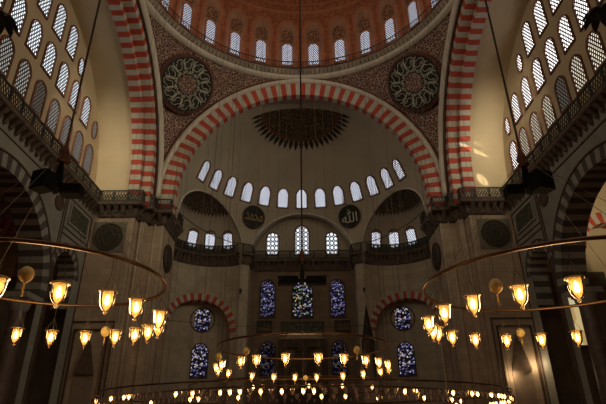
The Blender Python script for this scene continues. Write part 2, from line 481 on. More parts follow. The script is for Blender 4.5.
# pale mouldings round the great arches
def arch_tube(fn, R, r, mats, name, label, za=ZS):
    m = MB(); m.tube([fn(R * math.cos(PI * i / 80), za + R * math.sin(PI * i / 80)) for i in range(81)], r, 0, 8)
    struct(m.build(name, mats), label, 'moulding')
arch_tube(lambda s, z: V((s, A - .02, z)), 12.82, .25, MOULD, 'trim_10', 'pale moulding round the red and white semidome arch')
arch_tube(lambda s, z: V((s, A - .02, z)), 13.12, .16, MAROON, 'trim_11', 'dark moulding between semidome arch and pendentives')
for sg in (-1, 1):
    arch_tube(lambda s, z: V((sg * (A - .48), s, z)), 12.92, .36, MOULD, 'trim_%d' % (13 + sg), 'pale moulding round the great side arch ' + SD[sg])
    arch_tube(lambda s, z: V((sg * (A - .42), s, z)), 12.50, .12, DARKM, 'trim_%d' % (16 + sg), 'dark moulding round the great side arch ' + SD[sg])

def text_mesh(body, size, mat_, parent, name, depth=.03, rot=0.):
    c = bpy.data.curves.new('script', 'FONT'); c.body = body; c.align_x = 'CENTER'; c.align_y = 'CENTER'
    c.size = size; c.extrude = depth; c.resolution_u = 3
    tmp = bpy.data.objects.new('tmp', c); COL.objects.link(tmp)
    dg = bpy.context.evaluated_depsgraph_get(); me = bpy.data.meshes.new_from_object(tmp.evaluated_get(dg))
    bpy.data.objects.remove(tmp)
    xs = [v.co.x for v in me.vertices]; ys = [v.co.y for v in me.vertices]
    cx, cy = (min(xs) + max(xs)) / 2, (min(ys) + max(ys)) / 2
    me.transform(Matrix.Translation((-cx, -cy, 0)))
    me.transform(Matrix.Rotation(PI / 2, 4, 'X'))
    me.materials.clear(); me.materials.append(mat_)
    return link(name, me, parent)

# pendentive calligraphy roundels (painted ring of curling script)
def disc(m, r0, r1, y, mi, n=48, thick=.05):
    for i in range(n):
        a, b = 2 * PI * i / n, 2 * PI * (i + 1) / n
        ca, sa, cb, sb = math.cos(a), math.sin(a), math.cos(b), math.sin(b)
        if r0 > 0: m.face([(r0 * ca, y, r0 * sa), (r0 * cb, y, r0 * sb), (r1 * cb, y, r1 * sb), (r1 * ca, y, r1 * sa)][::-1], mi)
        else: m.face([(0, y, 0), (r1 * cb, y, r1 * sb), (r1 * ca, y, r1 * sa)], mi)
        m.face([(r1 * ca, y, r1 * sa), (r1 * cb, y, r1 * sb), (r1 * cb, y + thick, r1 * sb), (r1 * ca, y + thick, r1 * sa)], mi)
for sg in (-1, 1):
    P = V((sg * 10.58, 10.54, 30.45)); N = (P - V((0, 0, ZS))).normalized(); P = P - N * .32
    root = link('calligraphy_roundel', None); root.matrix_world = frame_at(P, N)
    tag(root, 'great round calligraphy medallion painted on the pendentive ' + SD[sg], 'medallion', 'pendentive medallions')
    m = MB(); disc(m, 0, 2.72, .06, 0, thick=.28); m.build('border', MAROON, root)
    m = MB(); disc(m, 0, 2.42, .0, 0); m.build('field', NIGHT, root)
    m = MB(); disc(m, 0, .86, -.05, 0); m.build('rosette', PEND, root)
    m = MB(); m.tube([(2.5 * math.cos(2 * PI * i / 60), .0, 2.5 * math.sin(2 * PI * i / 60)) for i in range(60)], .05, 0, 6, closed=True); m.build('border_ring', DARKM, root)
    m = MB(); rr = random.Random(5)
    for k in range(12):
        a0 = 2 * PI * k / 12
        def P2(r, a): return V((1.1 * r * math.cos(a), -.06, 1.1 * r * math.sin(a)))
        # tall stroke, hooked at the rim
        m.tube([P2(.95, a0), P2(1.25, a0 + .05), P2(1.6, a0 + .02), P2(1.95, a0 + .10), P2(2.08, a0 + .22), P2(2.02, a0 + .36), P2(1.86, a0 + .40)], .030, 0, 5)
        # bowl letter
        c = P2(1.55, a0 + .40); R = .30
        m.tube([c + V((R * math.cos(t), 0, R * math.sin(t))) for t in [a0 + .6 + 5.0 * i / 12 for i in range(13)]], .030, 0, 5)
        # inner linking stroke
        m.tube([P2(1.0, a0 + .1 + .62 * i / 8) + V((0, 0, 0)) + P2(.14 * math.sin(i * 1.6), a0 + .3) - P2(0, 0) + V((0, .06, 0)) for i in range(9)], .030, 0, 5)
        # second upright
        m.tube([P2(1.15, a0 + .58), P2(1.5, a0 + .64), P2(1.9, a0 + .58), P2(2.1, a0 + .52)], .030, 0, 5)
        d = P2(1.78, a0 + .18)
        m.tube([d + V((.10 * math.cos(t), 0, .10 * math.sin(t))) for t in lin(0, 6.0, 8)], .028, 0, 5)
    m.build('script', SCRIPT, root)

# main dome -------------------------------------------------------------------
ZD = ZS + A          # 33.2
DR = 13.0; ZC = 34.0
def dome_r(z): return math.sqrt(max(0, DR ** 2 - max(0, z - ZC - 1.5) ** 2))
m = MB()
prof = [(13.2, ZD - .05), (13.0, ZD + .7)] + [(dome_r(z), z) for z in lin(ZD + .75, ZC + 1.5 + DR - .02, 60)]
m.lathe(prof, n=128)
dome = m.build('ceiling_dome', DOMEP)
struct(dome, 'red and orange painted main dome over the hall', 'dome')
# plain ring moulding and scalloped cornice
m = MB(); m.lathe([(13.3, ZD - .22), (12.95, ZD - .18), (12.82, ZD - .02), (12.80, ZD + .12), (12.95, ZD + .16)], n=128)
struct(m.build('trim_20', MOULD), 'pale ring moulding at the foot of the main dome', 'cornice')
m = MB(); nt_ = 192
for i in range(nt_):
    a = 2 * PI * i / nt_; w = 2 * PI / nt_ * .42
    def C(r, da, z): return V((r * math.sin(a + da), r * math.cos(a + da), z))
    m.hexa([C(12.95, -w, ZD + .2), C(12.72, -w, ZD + .2), C(12.72, w, ZD + .2), C(12.95, w, ZD + .2),
            C(12.95, -w, ZD + .52), C(12.55, -w * .9, ZD + .52), C(12.55, w * .9, ZD + .52), C(12.95, w, ZD + .52)])
    m.idx([C(12.72, -w, ZD + .2), C(12.72, w, ZD + .2), C(12.78, 0, ZD + .02)], [(0, 1, 2)])
m.lathe([(12.98, ZD + .52), (12.5, ZD + .52), (12.5, ZD + .60), (12.98, ZD + .62)], n=128)
struct(m.build('trim_21', mat('muqarnas_band', (.36, .29, .22), .8, .35, 1.5)), 'scalloped muqarnas cornice under the dome gallery', 'cornice')
m = MB()
for z in (ZD + .66, ZD + 1.45):
    m.tube([(12.5 * math.sin(2 * PI * i / 128), 12.5 * math.cos(2 * PI * i / 128), z) for i in range(128)], .045, 0, 5, closed=True)
for i in range(256):
    a = 2 * PI * i / 256; c, s_ = 12.5 * math.cos(a), 12.5 * math.sin(a)
    m.bar((s_, c, ZD + .62), (s_, c, ZD + 1.45), .035 if i % 4 == 0 else .018, 0)
o = m.build('gallery_railing', IRON)
tag(o, 'thin iron railing circling the foot of the main dome', 'railing')

NW = [0]
bands = MB(); fields = MB(); palms = MB()
def dpt(phi, z, d): # phi radians, d inward
    r = dome_r(z) - d
    return V((r * math.sin(phi), r * math.cos(phi), z))
kk = [k for k in range(-7, 7)]
for k in kk:
    a = (k + .5) * 2 * PI / 30
    P = V(((DR - .22) * math.sin(a), (DR - .22) * math.cos(a), ZD + 1.2))
    n = (k + 1) if k >= 0 else -k
    window(P, (math.sin(a), math.cos(a), 0), 1.0, 2.75,
           '%s arched window along the dome foot from the central rod, %s' % (nth(n), SD[1 if k >= 0 else -1].replace(' side', '')), P_DOME, pitch=.2, bw=.07, border=.13,
           fmat=DOMEP2)
for k in range(30):
    a = (k + .5) * 2 * PI / 30
    # painted arch round each window: field, band and palmette, on the dome's own curve
    def ring(mb, w, zb, zt, r0, r1, d, mi=0, N=18):
        def q(t, R):
            return (R * w * math.cos(t), (zt - w) + R * w * math.sin(t))
        zl = lin(zb, zt - w, 6)[:-1]
        base = [(r1 * w, z) for z in zl] + [q(PI * i / N, r1) for i in range(N + 1)] + [(-r1 * w, z) for z in zl[::-1]]
        inn = [(r0 * w, z) for z in zl] + [q(PI * i / N, r0) for i in range(N + 1)] + [(-r0 * w, z) for z in zl[::-1]]
        for i in range(len(base) - 1):
            mb.face([dpt(a + x / DR, z, d) for x, z in (inn[i], base[i], base[i + 1], inn[i + 1])], mi)
    ring(fields, 1.06, ZD + 1.2, ZD + 6.6, 0.0, .9, .05)
    ring(bands, 1.06, ZD + 1.2, ZD + 6.6, .80, 1.08, .07)
    ring(palms, .66, ZD + 4.15, ZD + 5.6, 0.0, 1., .09)
ch = fields.build('painted_arch_fields', DOMEP3, dome)
ch = bands.build('painted_arch_bands', DOMEP2, dome)
ch = palms.build('painted_palmettes', DOMED, dome)
m = MB()
for z, h in ((ZD + 7.3, .25), (ZD + 8.1, .12), (ZD + 9.4, .5)):
    m.lathe([(dome_r(z) - .05, z), (dome_r(z + h) - .05, z + h)], n=96)
m.build('painted_bands', DOMEP2, dome)

# ------------------------------------------------------------------ semidome
E0 = V((0, 0, 0))
PSI_E, HALF_E = 59., 25.
ex_r = RS * math.cos(rad(HALF_E))
def ex_c(sg): return V((sg * ex_r * math.sin(rad(PSI_E)), CY0 + ex_r * math.cos(rad(PSI_E)), 18.6))
C_R, C_Z = 5.6, 17.8    # central arch radius and springing
def rim_z(psi):
    """Lower edge of the semidome shell at psi."""
    ap = abs(psi); zb = 18.3
    x = RS * math.sin(rad(ap))
    if ap < 45 and x < C_R:
        zb = max(zb, C_Z + math.sqrt(C_R ** 2 - x ** 2))
    if PSI_E - HALF_E < ap < PSI_E + HALF_E:
        c = ex_c(1); z = 23.2
        for _ in range(30):
            q = semi_pt(ap, z); h = (V((q.x, q.y, 0)) - V((c.x, c.y, 0))).length
            z = 18.6 + math.sqrt(max(0, E_R ** 2 - h * h))
        zb = max(zb, z)
    return zb
m = MB(); psis = lin(-92, 92, 184); nrow = 40; pts = []
for p in psis:
    zb = rim_z(p)
    if zb <= ZSD:
        zs_ = lin(zb, ZSD, 6); els = lin(0, 89.5, nrow - 6)[1:]
        col = [semi_pt(p, z=z) for z in zs_] + [semi_pt(p, el=e) for e in els]
        col = col[:7] + col[7:]
    else:
        e0 = math.degrees(math.asin((zb - ZSD) / RS))
        col = [semi_pt(p, el=e) for e in lin(e0, 89.5, nrow)]
    while len(col) < nrow + 1: col.append(col[-1])
    pts += col[:nrow + 1]
w = nrow + 1
m.idx(pts, [(i * w + j, (i + 1) * w + j, (i + 1) * w + j + 1, i * w + j + 1) for i in range(len(psis) - 1) for j in range(nrow)], 0, True)
semi = m.build('ceiling_semidome', SEMI)
struct(semi, 'grey plastered semidome behind the red and white great arch', 'semidome')
# rims: slim mouldings along the three arches cut into the semidome
for sg, nm in ((-1, 'exedra'), (1, 'exedra')):
    m = MB(); m.tube([semi_pt(sg * p, z=rim_z(p), d=.02) for p in lin(PSI_E - HALF_E + .1, PSI_E + HALF_E - .1, 60)], .09, 0, 6)
    struct(m.build('trim_%d' % (31 + sg), MOULD), 'thin pale moulding round the exedra mouth ' + SD[sg], 'moulding')
m = MB(); m.tube([semi_pt(p, z=rim_z(p), d=.02) for p in lin(-29.5, 29.5, 60)], .09, 0, 6)
struct(m.build('trim_33', MOULD), 'thin pale moulding round the broad central arch below the semidome', 'moulding')
# painted medallion in the crown
m = MB(); pet = MB()
cd = V((0, math.cos(rad(78)), math.sin(rad(78)))); e1 = V((1, 0, 0)); e2 = cd.cross(e1)
SC = V((0, CY0, ZSD))
def med(rho, t, d=.06):
    k = rad(rho); n = cd * math.cos(k) + (e1 * math.cos(t) + e2 * math.sin(t)) * math.sin(k)
    return SC + n * (RS - d)
okm = lambda c: c.y > CY0 + .25
m.grid(lambda r, t: med(r, t), [.01, 5, 10, 14, 18, 20], lin(0, PI, 48), 0, True, okm)
m.grid(lambda r, t: med(r, t, .08), [20, 21.4], lin(0, PI, 48), 1, True, okm)
for i in range(25):
    t = PI * (i + .5) / 25; w_ = PI / 25
    P = [med(21.2, t - w_ * .30), med(23., t - w_ * .42), med(25., t - w_ * .25), med(27.2, t), med(25., t + w_ * .25), med(23., t + w_ * .42), med(21.2, t + w_ * .30)]
    if all(okm(p) for p in P): pet.face(P)
m.build('painted_medallion', [MEDAL, MAROON], semi)
pet.build('painted_petals', PETAL, semi)
# semidome windows
for i in range(-6, 7):
    psi = i * 11.65; el = 23.3
    P = semi_pt(psi, el=el, d=.05); N = (P - SC).normalized()
    nm = 'central arched window of the semidome row, above the broad central arch' if i == 0 else \
        '%s arched semidome window from the middle of the row %s' % (nth(abs(i)), SD[1 if i > 0 else -1])
    window(P, N, 1.08, 2.0, nm, P_SEMI, pitch=.25, bw=.07, border=.13, mid=True)

# barrel of the central recess and the qibla wall
YQ = 25.6
QK = (YQ + 25.4) / 52.4
def qx(x): return x * QK
def qz(z): return 1.6 + (z - 1.6) * QK
m = MB(); xs = lin(-C_R, C_R, 50)
pr = [(-C_R, 18.3)] + [(-C_R * math.cos(PI * i / 50), C_Z + C_R * math.sin(PI * i / 50)) for i in range(51) if C_Z + C_R * math.sin(PI * i / 50) > 18.3] + [(C_R, 18.3)]
for (x0, z0), (x1, z1) in zip(pr[:-1], pr[1:]):
    y0 = semi_pt(math.degrees(math.asin(min(1, abs(x0) / RS))), z=z0).y; y1 = semi_pt(math.degrees(math.asin(min(1, abs(x1) / RS))), z=z1).y
    m.face([(x0, y0 - .02, z0), (x1, y1 - .02, z1), (x1, YQ + .1, z1), (x0, YQ + .1, z0)], 0, True)
struct(m.build('ceiling_central_vault', SEMI), 'shallow grey vault over the three central bottle-glass windows', 'vault')
m = MB(); m.face([(-7.2, YQ, 0), (7.2, YQ, 0), (7.2, YQ, 18.5), (-7.2, YQ, 18.5)], 0)
m.face([(-5.9, YQ, 18.5), (5.9, YQ, 18.5)] + [(6 * math.cos(PI * i / 24), YQ, C_Z + .7 + 5.5 * math.sin(PI * i / 24)) for i in range(25)], 1)
struct(m.build('wall_front', [block_mat('qibla_stone', (.25, .18, .125), (.15, .11, .08)), SEMI]), 'brown stone qibla wall with stained glass between the exedrae', 'wall')
for sg in (-1, 1):
    m = MB(); ye = semi_pt(29.7, z=18.4).y
    for y0, y1 in ((ye - .02, YQ + .2),):
        m.face([(sg * 5.55, y0, 0), (sg * 5.55, y1, 0), (sg * 5.55, y1, 18.5), (sg * 5.55, y0, 18.5)])
    p0 = semi_pt(29.4 * sg, z=18.4); p1 = semi_pt(34.3 * sg, z=18.4)
    m.face([(p0.x, p0.y, 0), (p1.x, p1.y, 0), (p1.x, p1.y, 18.5), (p0.x, p0.y, 18.5)])
    struct(m.build('trim_%d' % (36 + sg), STONE_W), 'stone pilaster between qibla wall and exedra ' + SD[sg], 'pilaster')

qw = lambda x, z: ((qx(x), YQ - .02, qz(z)), (0, 1, 0))
for x, w_, h, nm in ((0, 1.55, 3.45, 'tall middle bottle-glass window under the broad arch'), (-3.36, 1.3, 2.6, 'smaller bottle-glass window under the broad arch ' + SD[-1]), (3.42, 1.3, 2.6, 'smaller bottle-glass window under the broad arch ' + SD[1])):
    window(*qw(x, 19.45), w_ * QK, h * QK, nm, P_ROUND, pitch=0, border=.12)
for x, w_, z, h, nm, pn_ in ((-3.78, 1.45, 12.45, 4.0, 'tall blue stained window over the inscription panel ' + SD[-1], P_STAIN), (0, 2.1, 12.4, 3.9, 'wide middle stained window with green and violet glass above the mihrab', P_STAINC), (3.83, 1.45, 12.45, 4.0, 'tall blue stained window over the inscription panel ' + SD[1], P_STAIN),
                             (-3.65, 1.45, 6.5, 3.3, 'dim lower stained window flanking the mihrab ' + SD[-1], P_STAIND), (3.80, 1.45, 6.5, 3.3, 'dim lower stained window flanking the mihrab ' + SD[1], P_STAIND)):
    window(*qw(x, z), w_ * QK, h * QK, nm, pn_, pitch=0, border=.14, fmat=DARKM)
# inscription panels either side and the long one over the mihrab
def panel(x, z, w_, h, label, body, ts):
    o = empty('inscription_panel', (qx(x), YQ - .02, qz(z)), label, 'inscription panel')
    m = MB(); b = .1
    for cx, cz, sx, sz in ((0, h / 2 + b / 2, w_ + 2 * b, b), (0, -h / 2 - b / 2, w_ + 2 * b, b), (-w_ / 2 - b / 2, 0, b, h), (w_ / 2 + b / 2, 0, b, h)):
        m.box((cx, -.08, cz), (sx, .14, sz))
    m.build('frame', WOODD, o)
    m = MB(); m.box((0, -.03, 0), (w_, .05, h)); m.build('board', DISC if body else PANELG, o)
    if body:
        q = MB(); rr_ = random.Random(body); x = -w_ / 2 + .12
        while x < w_ / 2 - .1:
            hh = rr_.choice((.5, .7, .32)) * h
            q.tube([(x, -.07, -h * .3 + hh), (x + .02, -.07, -h * .2), (x + .06, -.07, -h * .32), (x + .14, -.07, -h * .24), (x + .15, -.07, -h * .1)], .026, 0, 5); x += rr_.choice((.15, .2))
        q.build('gilt_script', GILTSC, o)
    return o
panel(-4.05, 11.35, 1.45, 1.15, 'square dark inscription panel under the blue window ' + SD[-1], 5, 0)
panel(4.25, 11.35, 1.45, 1.15, 'square dark inscription panel under the blue window ' + SD[1], 8, 0)
panel(0, 11.35, 4.3, .85, 'long green inscription panel over the mihrab', '', 0)
# mihrab
o = empty('mihrab', (0, YQ - .01, 0), 'tall dark stone mihrab with gabled crest under the long panel', 'mihrab')
m = MB(); m.box((-2.2, -.2, 4.9), (.55, .42, 9.8)); m.box((2.2, -.2, 4.9), (.55, .42, 9.8)); m.box((0, -.2, 9.4), (3.9, .42, .8)); m.build('stone_frame', WOODD, o)
m = MB(); m.idx([(-2.3, -.4, 9.85), (2.3, -.4, 9.85), (0, -.4, 10.65), (-2.3, -.05, 9.85), (2.3, -.05, 9.85), (0, -.05, 10.65)], [(0, 1, 2), (5, 4, 3), (0, 2, 5, 3), (2, 1, 4, 5), (1, 0, 3, 4)]); m.build('gable_crest', STONE, o)
m = MB()
for i in range(8):
    z0 = 6.0 + i * .38; w0 = 1.5 * (1 - i / 8.5)
    m.box((0, -.12 - .03 * i, z0 + .19), (2 * w0 + .5, .2, .36))
m.box((0, -.05, 3), (3.4, .08, 6)); m.build('muqarnas_hood', WOODD, o)
q = MB()
for k in range(7): q.tube([(-.9 + k * .3, -.40, 8.5), (-.85 + k * .3, -.40, 9.1 - .12 * abs(k - 3)), (-.72 + k * .3, -.40, 8.75), (-.62 + k * .3, -.40, 8.55)], .04, 0, 5)
q.build('pierced_crest', IRON, o)

# calligraphy roundels on the semidome spandrels
for sg, body in ((-1, '\uFEAA\uFEE4\uFEA4\uFEE3'), (1, '\uFDF2')):
    P = semi_pt(sg * 28.6, z=22.5, d=.3); N = (P - SC); N = V((N.x, N.y, N.z * .6)).normalized()
    root = link('calligraphy_roundel', None); root.matrix_world = frame_at(P, N)
    tag(root, ('black roundel with gilt looping script' if sg < 0 else 'black roundel with tall pale upright script') + ' between broad arch and exedra', 'medallion', 'spandrel roundels')
    m = MB(); disc(m, 0, 1.22, -.02, 0, thick=.2); m.build('board', NIGHT, root)
    m = MB(); m.tube([(1.22 * math.cos(2 * PI * i / 48), -.03, 1.22 * math.sin(2 * PI * i / 48)) for i in range(48)], .07, 0, 6, closed=True); m.build('rim', WOODD, root)
    t = text_mesh(body, 1.3 if sg < 0 else 1.5, GILTSC if sg < 0 else SCRIPT, root, 'script', .02); t.location = (0, -.06, 0)
    if sg < 0: t.scale = (.72, 1, 1.5)

# ------------------------------------------------------------------ exedrae
def cyl(sg, al, R, z):
    """Niche cylinder of the exedra; al degrees from its axis, growing towards the pier."""
    c = ex_c(1); a = rad(PSI_E + al)
    return V((sg * (c.x + R * math.sin(a)), c.y + R * math.cos(a), z))
ARC_AL = -39.; AR_IN, AR_OUT, AR_Z = 3.25, 3.95, 10.2
for sg in (-1, 1):
    c = ex_c(sg); side = 'right' if sg > 0 else 'left'
    m = MB()
    def sph(al, e):
        a = rad(PSI_E + al); k = E_R
        return V((sg * (ex_c(1).x + k * math.cos(rad(e)) * math.sin(a)), c.y + k * math.cos(rad(e)) * math.cos(a), 18.6 + k * math.sin(rad(e))))
    def keep(p):
        q = V((p.x, p.y - CY0, max(0, p.z - ZSD))); return q.length > RS - .12
    m.grid(sph, lin(-90, 90, 120), lin(0, 89.9, 60), 0, True, keep)
    m.grid(lambda al, z: cyl(sg, al, E_R, z), lin(-90, 60, 60), [18.2, 18.6], 0, True)
    o = m.build('ceiling_exedra_%s' % side, SEMI)
    struct(o, 'small half dome of the exedra ' + SD[sg], 'half dome')
    p = MB()
    def sph2(t, r):
        # fan shaped painting low in the half dome's crown
        al, e = t, r
        a = rad(PSI_E + al); k = E_R - .05
        return V((sg * (ex_c(1).x + k * math.cos(rad(e)) * math.sin(a)), c.y + k * math.cos(rad(e)) * math.cos(a), 18.6 + k * math.sin(rad(e))))
    p.grid(sph2, lin(-89, 80, 90), lin(50, 89, 20), 0, True, keep)
    for i in range(24):
        al = -88 + i * 7; q = [sph2(al - 2.6, 50), sph2(al + 2.6, 50), sph2(al, 45)]
        if all(keep(x) for x in q): p.face(q)
    p.build('painted_fan', EXPAINT, o)
    # wall below with the red and white arch
    m = MB()
    def sal(s): return ARC_AL + math.degrees(s / E_R)
    def lower(s):
        x = abs(s)
        return AR_Z + math.sqrt(max(0, (AR_IN + .1) ** 2 - x * x)) if x < AR_IN + .1 else 0
    ss = lin(math.radians(-90 - ARC_AL) * E_R, math.radians(62 - ARC_AL) * E_R, 110)
    ss += [-AR_IN - .1001, -AR_IN - .0999, AR_IN + .0999, AR_IN + .1001]; ss.sort()
    for s0, s1 in zip(ss[:-1], ss[1:]):
        if s1 - s0 < 1e-5: continue
        z0, z1 = lower(s0), lower(s1)
        if abs(s0) < AR_IN + .1 and abs(s1) > AR_IN + .1 or abs(s0) > AR_IN + .1 and abs(s1) < AR_IN + .1: continue
        m.face([cyl(sg, sal(s0), E_R, z0), cyl(sg, sal(s1), E_R, z1), cyl(sg, sal(s1), E_R, 18.3), cyl(sg, sal(s0), E_R, 18.3)], 0)
    # jambs and back of the recess
    for s in (-AR_IN, AR_IN):
        m.face([cyl(sg, sal(s), E_R - .02, 0), cyl(sg, sal(s), E_R + 1.3, 0), cyl(sg, sal(s), E_R + 1.3, AR_Z), cyl(sg, sal(s), E_R - .02, AR_Z)], 1)
    bs = lin(-AR_IN - .6, AR_IN + .6, 30)
    for s0, s1 in zip(bs[:-1], bs[1:]):
        m.face([cyl(sg, sal(s0), E_R + 1.25, 0), cyl(sg, sal(s1), E_R + 1.25, 0), cyl(sg, sal(s1), E_R + 1.25, 14.5), cyl(sg, sal(s0), E_R + 1.25, 14.5)], 1)
    struct(m.build('wall_%s_exedra' % side, [STONE_W, STONE_W]), 'curved pale stone wall of the exedra ' + SD[sg], 'wall')
    fc = lambda s, z, d: cyl(sg, sal(s), E_R + d, z)
    o = voussoirs('trim_%d' % (41 + sg), fc, AR_IN, AR_OUT, -.03, 1.3, 29, [RED, WHITE], AR_Z)
    struct(o, 'red and white arch over the round stained window ' + SD[sg], 'arch')
    al = sal(0) - 6.
    def wpos(z, al=al):
        P = cyl(sg, al, E_R + 1.22, z); N = P - V((c.x, c.y, z)); N.z = 0
        return P, N
    P, N = wpos(10.55); window(P, N, 2.3, 2.3, 'round stained glass window in the arched recess ' + SD[sg], P_STAINR, 'oval', 0, border=.12, fmat=DARKM)
    P, N = wpos(6.2); window(P, N, 1.5, 3.1, 'arched pale stained window beneath the round one ' + SD[sg], P_STAINR, pitch=0, border=.12, fmat=DARKM)
    for j, al2 in enumerate((-70, -46, -22)):
        P = sph(al2, 14.); P = P + (c - P).normalized() * .05; N = P - c
        window(P, N, .95, 2.15, '%s arched window of the exedra from the qibla pilaster %s' % (nth(j + 1), SD[sg]), P_SEMI, pitch=.2, bw=.05, border=.12, mid=True)

# ------------------------------------------------------------------ piers
def pier_plan(sg):
    return [(sg * x, y) for x, y in ((17.6, 11.5), (13.85, 11.5), (13.85, 12.45), (13.2, 12.45), (13.2, 13.25), (11.9, 13.25), (11.9, 17.4), (17.6, 17.4))]
for sg in (-1, 1):
    m = MB(); pl = pier_plan(sg); n = len(pl)
    for i in range(n):
        a, b = pl[i], pl[(i + 1) % n]
        m.face([(*a, 0), (*b, 0), (*b, 18.6), (*a, 18.6)])
    m.face([(*p, 18.6) for p in pl])
    # upper pier behind the great arches
    up = [(sg * x, y) for x, y in ((17.6, 11.6), (14.6, 11.6), (14.6, 12.7), (12.7, 13.3), (12.5, 13.9), (12.5, 15.5), (17.6, 15.5))]
    for i in range(len(up)):
        a, b = up[i], up[(i + 1) % len(up)]
        m.face([(*a, 18.6), (*b, 18.6), (*b, 22.5), (*a, 22.5)])
    o = m.build('wall_pier_%s' % ('right' if sg > 0 else 'left'), STONE)
    struct(o, 'massive stepped stone pier carrying the great arches ' + SD[sg], 'pier')
    r = MB()
    for x, y in ((13.95, 11.55), (13.55, 12.4), (13.3, 12.5), (12.6, 13.2), (11.95, 13.3)):
        r.tube([(sg * x, y, 0), (sg * x, y, 17.6)], .08, 0, 8)
    r.build('roll_mouldings', STONE_W, o)
    # big framed roundels
    def pier_round(P, N, label, frame_sq, R):
        root = link('framed_roundel', None); root.matrix_world = frame_at(P, N)
        tag(root, label, 'medallion', 'pier roundels')
        if frame_sq:
            q = MB(); q.box((0, -.03, 0), (2 * R + .35, .08, 2 * R + .35)); q.build('square_panel', mat('panel_stone', (.20, .19, .14), .7, .3, 2.), root)
        q = MB(); disc(q, 0, R, -.12, 0, thick=.12); q.build('disc', DISC, root)
        q = MB(); q.tube([(R * math.cos(2 * PI * i / 48), -.12, R * math.sin(2 * PI * i / 48)) for i in range(48)], .06, 0, 6, closed=True); q.build('rim', WOODD, root)
        q = MB()
        for rr_, rd in ((.80, .03), (.42, .025)): q.tube([(R * rr_ * math.cos(2 * PI * i / 40), -.125, R * rr_ * math.sin(2 * PI * i / 40)) for i in range(40)], rd, 0, 5, closed=True)
        for k in range(8):
            a = 2 * PI * k / 8; q.tube([(R * .61 * math.cos(a) + R * .17 * math.cos(t), -.125, R * .61 * math.sin(a) + R * .17 * math.sin(t)) for t in lin(0, 2 * PI, 12)], .022, 0, 5)
        q.build('carved_rings', mat('worn_gilt', (.13, .085, .045), .7, .3, 3.), root)
    pier_round((sg * 15.7, 11.49, 15.8), (0, 1, 0), 'dark roundel in a square panel on the pier face ' + SD[sg], True, 1.13)
    pier_round((sg * 11.89, 15.3, 15.2), (sg, 0, 0), 'dark round disc on the inner flank of the pier ' + SD[sg], False, 1.2)
    # niche with stepped muqarnas spire, on the pier front
    root = empty('muqarnas_niche', (sg * 15.75, 11.5, 0), 'niche with stepped pointed spire hood on the pier ' + SD[sg], 'niche')
    q = MB()
    for i in range(14):
        t = i / 14; w0 = .58 * (1 - t) ** 1.1 + .06; z0 = 5.2 + i * .165
        q.box((0, -.16 + .06 * t, z0 + .08), (2 * w0, .30 - .1 * t, .15))
        if i < 12:
            for s2 in (-1, 1): q.box((s2 * w0, -.22, z0 + .14), (.09, .12, .22))
    q.tube([(0, -.1, 7.4), (0, -.1, 7.9)], [.07, .02], 0, 6); q.build('spire_hood', mat('spire_stone', (.16, .11, .08), .8, .3, 3.), root)
    q = MB(); q.box((0, -.06, 2.65), (1.4, .10, 5.2)); q.build('niche_back', mat('niche_stone', (.30, .22, .16), .8, .2, 1.5), root)
    q = MB()
    for s2 in (-1, 1):
        q.box((s2 * 1.25, -.09, 4.2), (.10, .18, 8.4)); q.box((s2 * 1.6, -.07, 4.5), (.06, .14, 9.0))
    q.box((0, -.09, 8.4), (2.6, .18, .10)); q.box((0, -.07, 9.0), (3.26, .14, .06)); q.build('frame_moulding', DARKM, root)

# ------------------------------------------------------------------ galleries
def mitre(path):
    """Inward unit offsets (left hand of the path) per point."""
    out = []; n = len(path)
    for i in range(n):
        ds = []
        if i > 0: ds.append((V(path[i]) - V(path[i - 1])).normalized())
        if i < n - 1: ds.append((V(path[i + 1]) - V(path[i])).normalized())
        ns = [V((-d.y, d.x)) for d in ds]
        s = sum(ns, V((0, 0))) / len(ns)
        out.append(s / max(.25, s.length_squared))
    return out
def sweep(m, path, mi, profile, flip, mt=0):
    for i in range(len(path) - 1):
        for (d0, z0), (d1, z1) in zip(profile[:-1], profile[1:]):
            a = V(path[i]); b = V(path[i + 1]); ma, mb = mi[i] * flip, mi[i + 1] * flip
            m.face([(*(a + ma * d0), z0), (*(b + mb * d0), z0), (*(b + mb * d1), z1), (*(a + ma * d1), z1)], mt)
def resample(path, step):
    out = []
    for a, b in zip(path[:-1], path[1:]):
        a, b = V(a), V(b); L = (b - a).length; n = max(1, round(L / step))
        for i in range(n): out.append((a + (b - a) * (i + .5) / n, (b - a).normalized(), L / n))
    return out
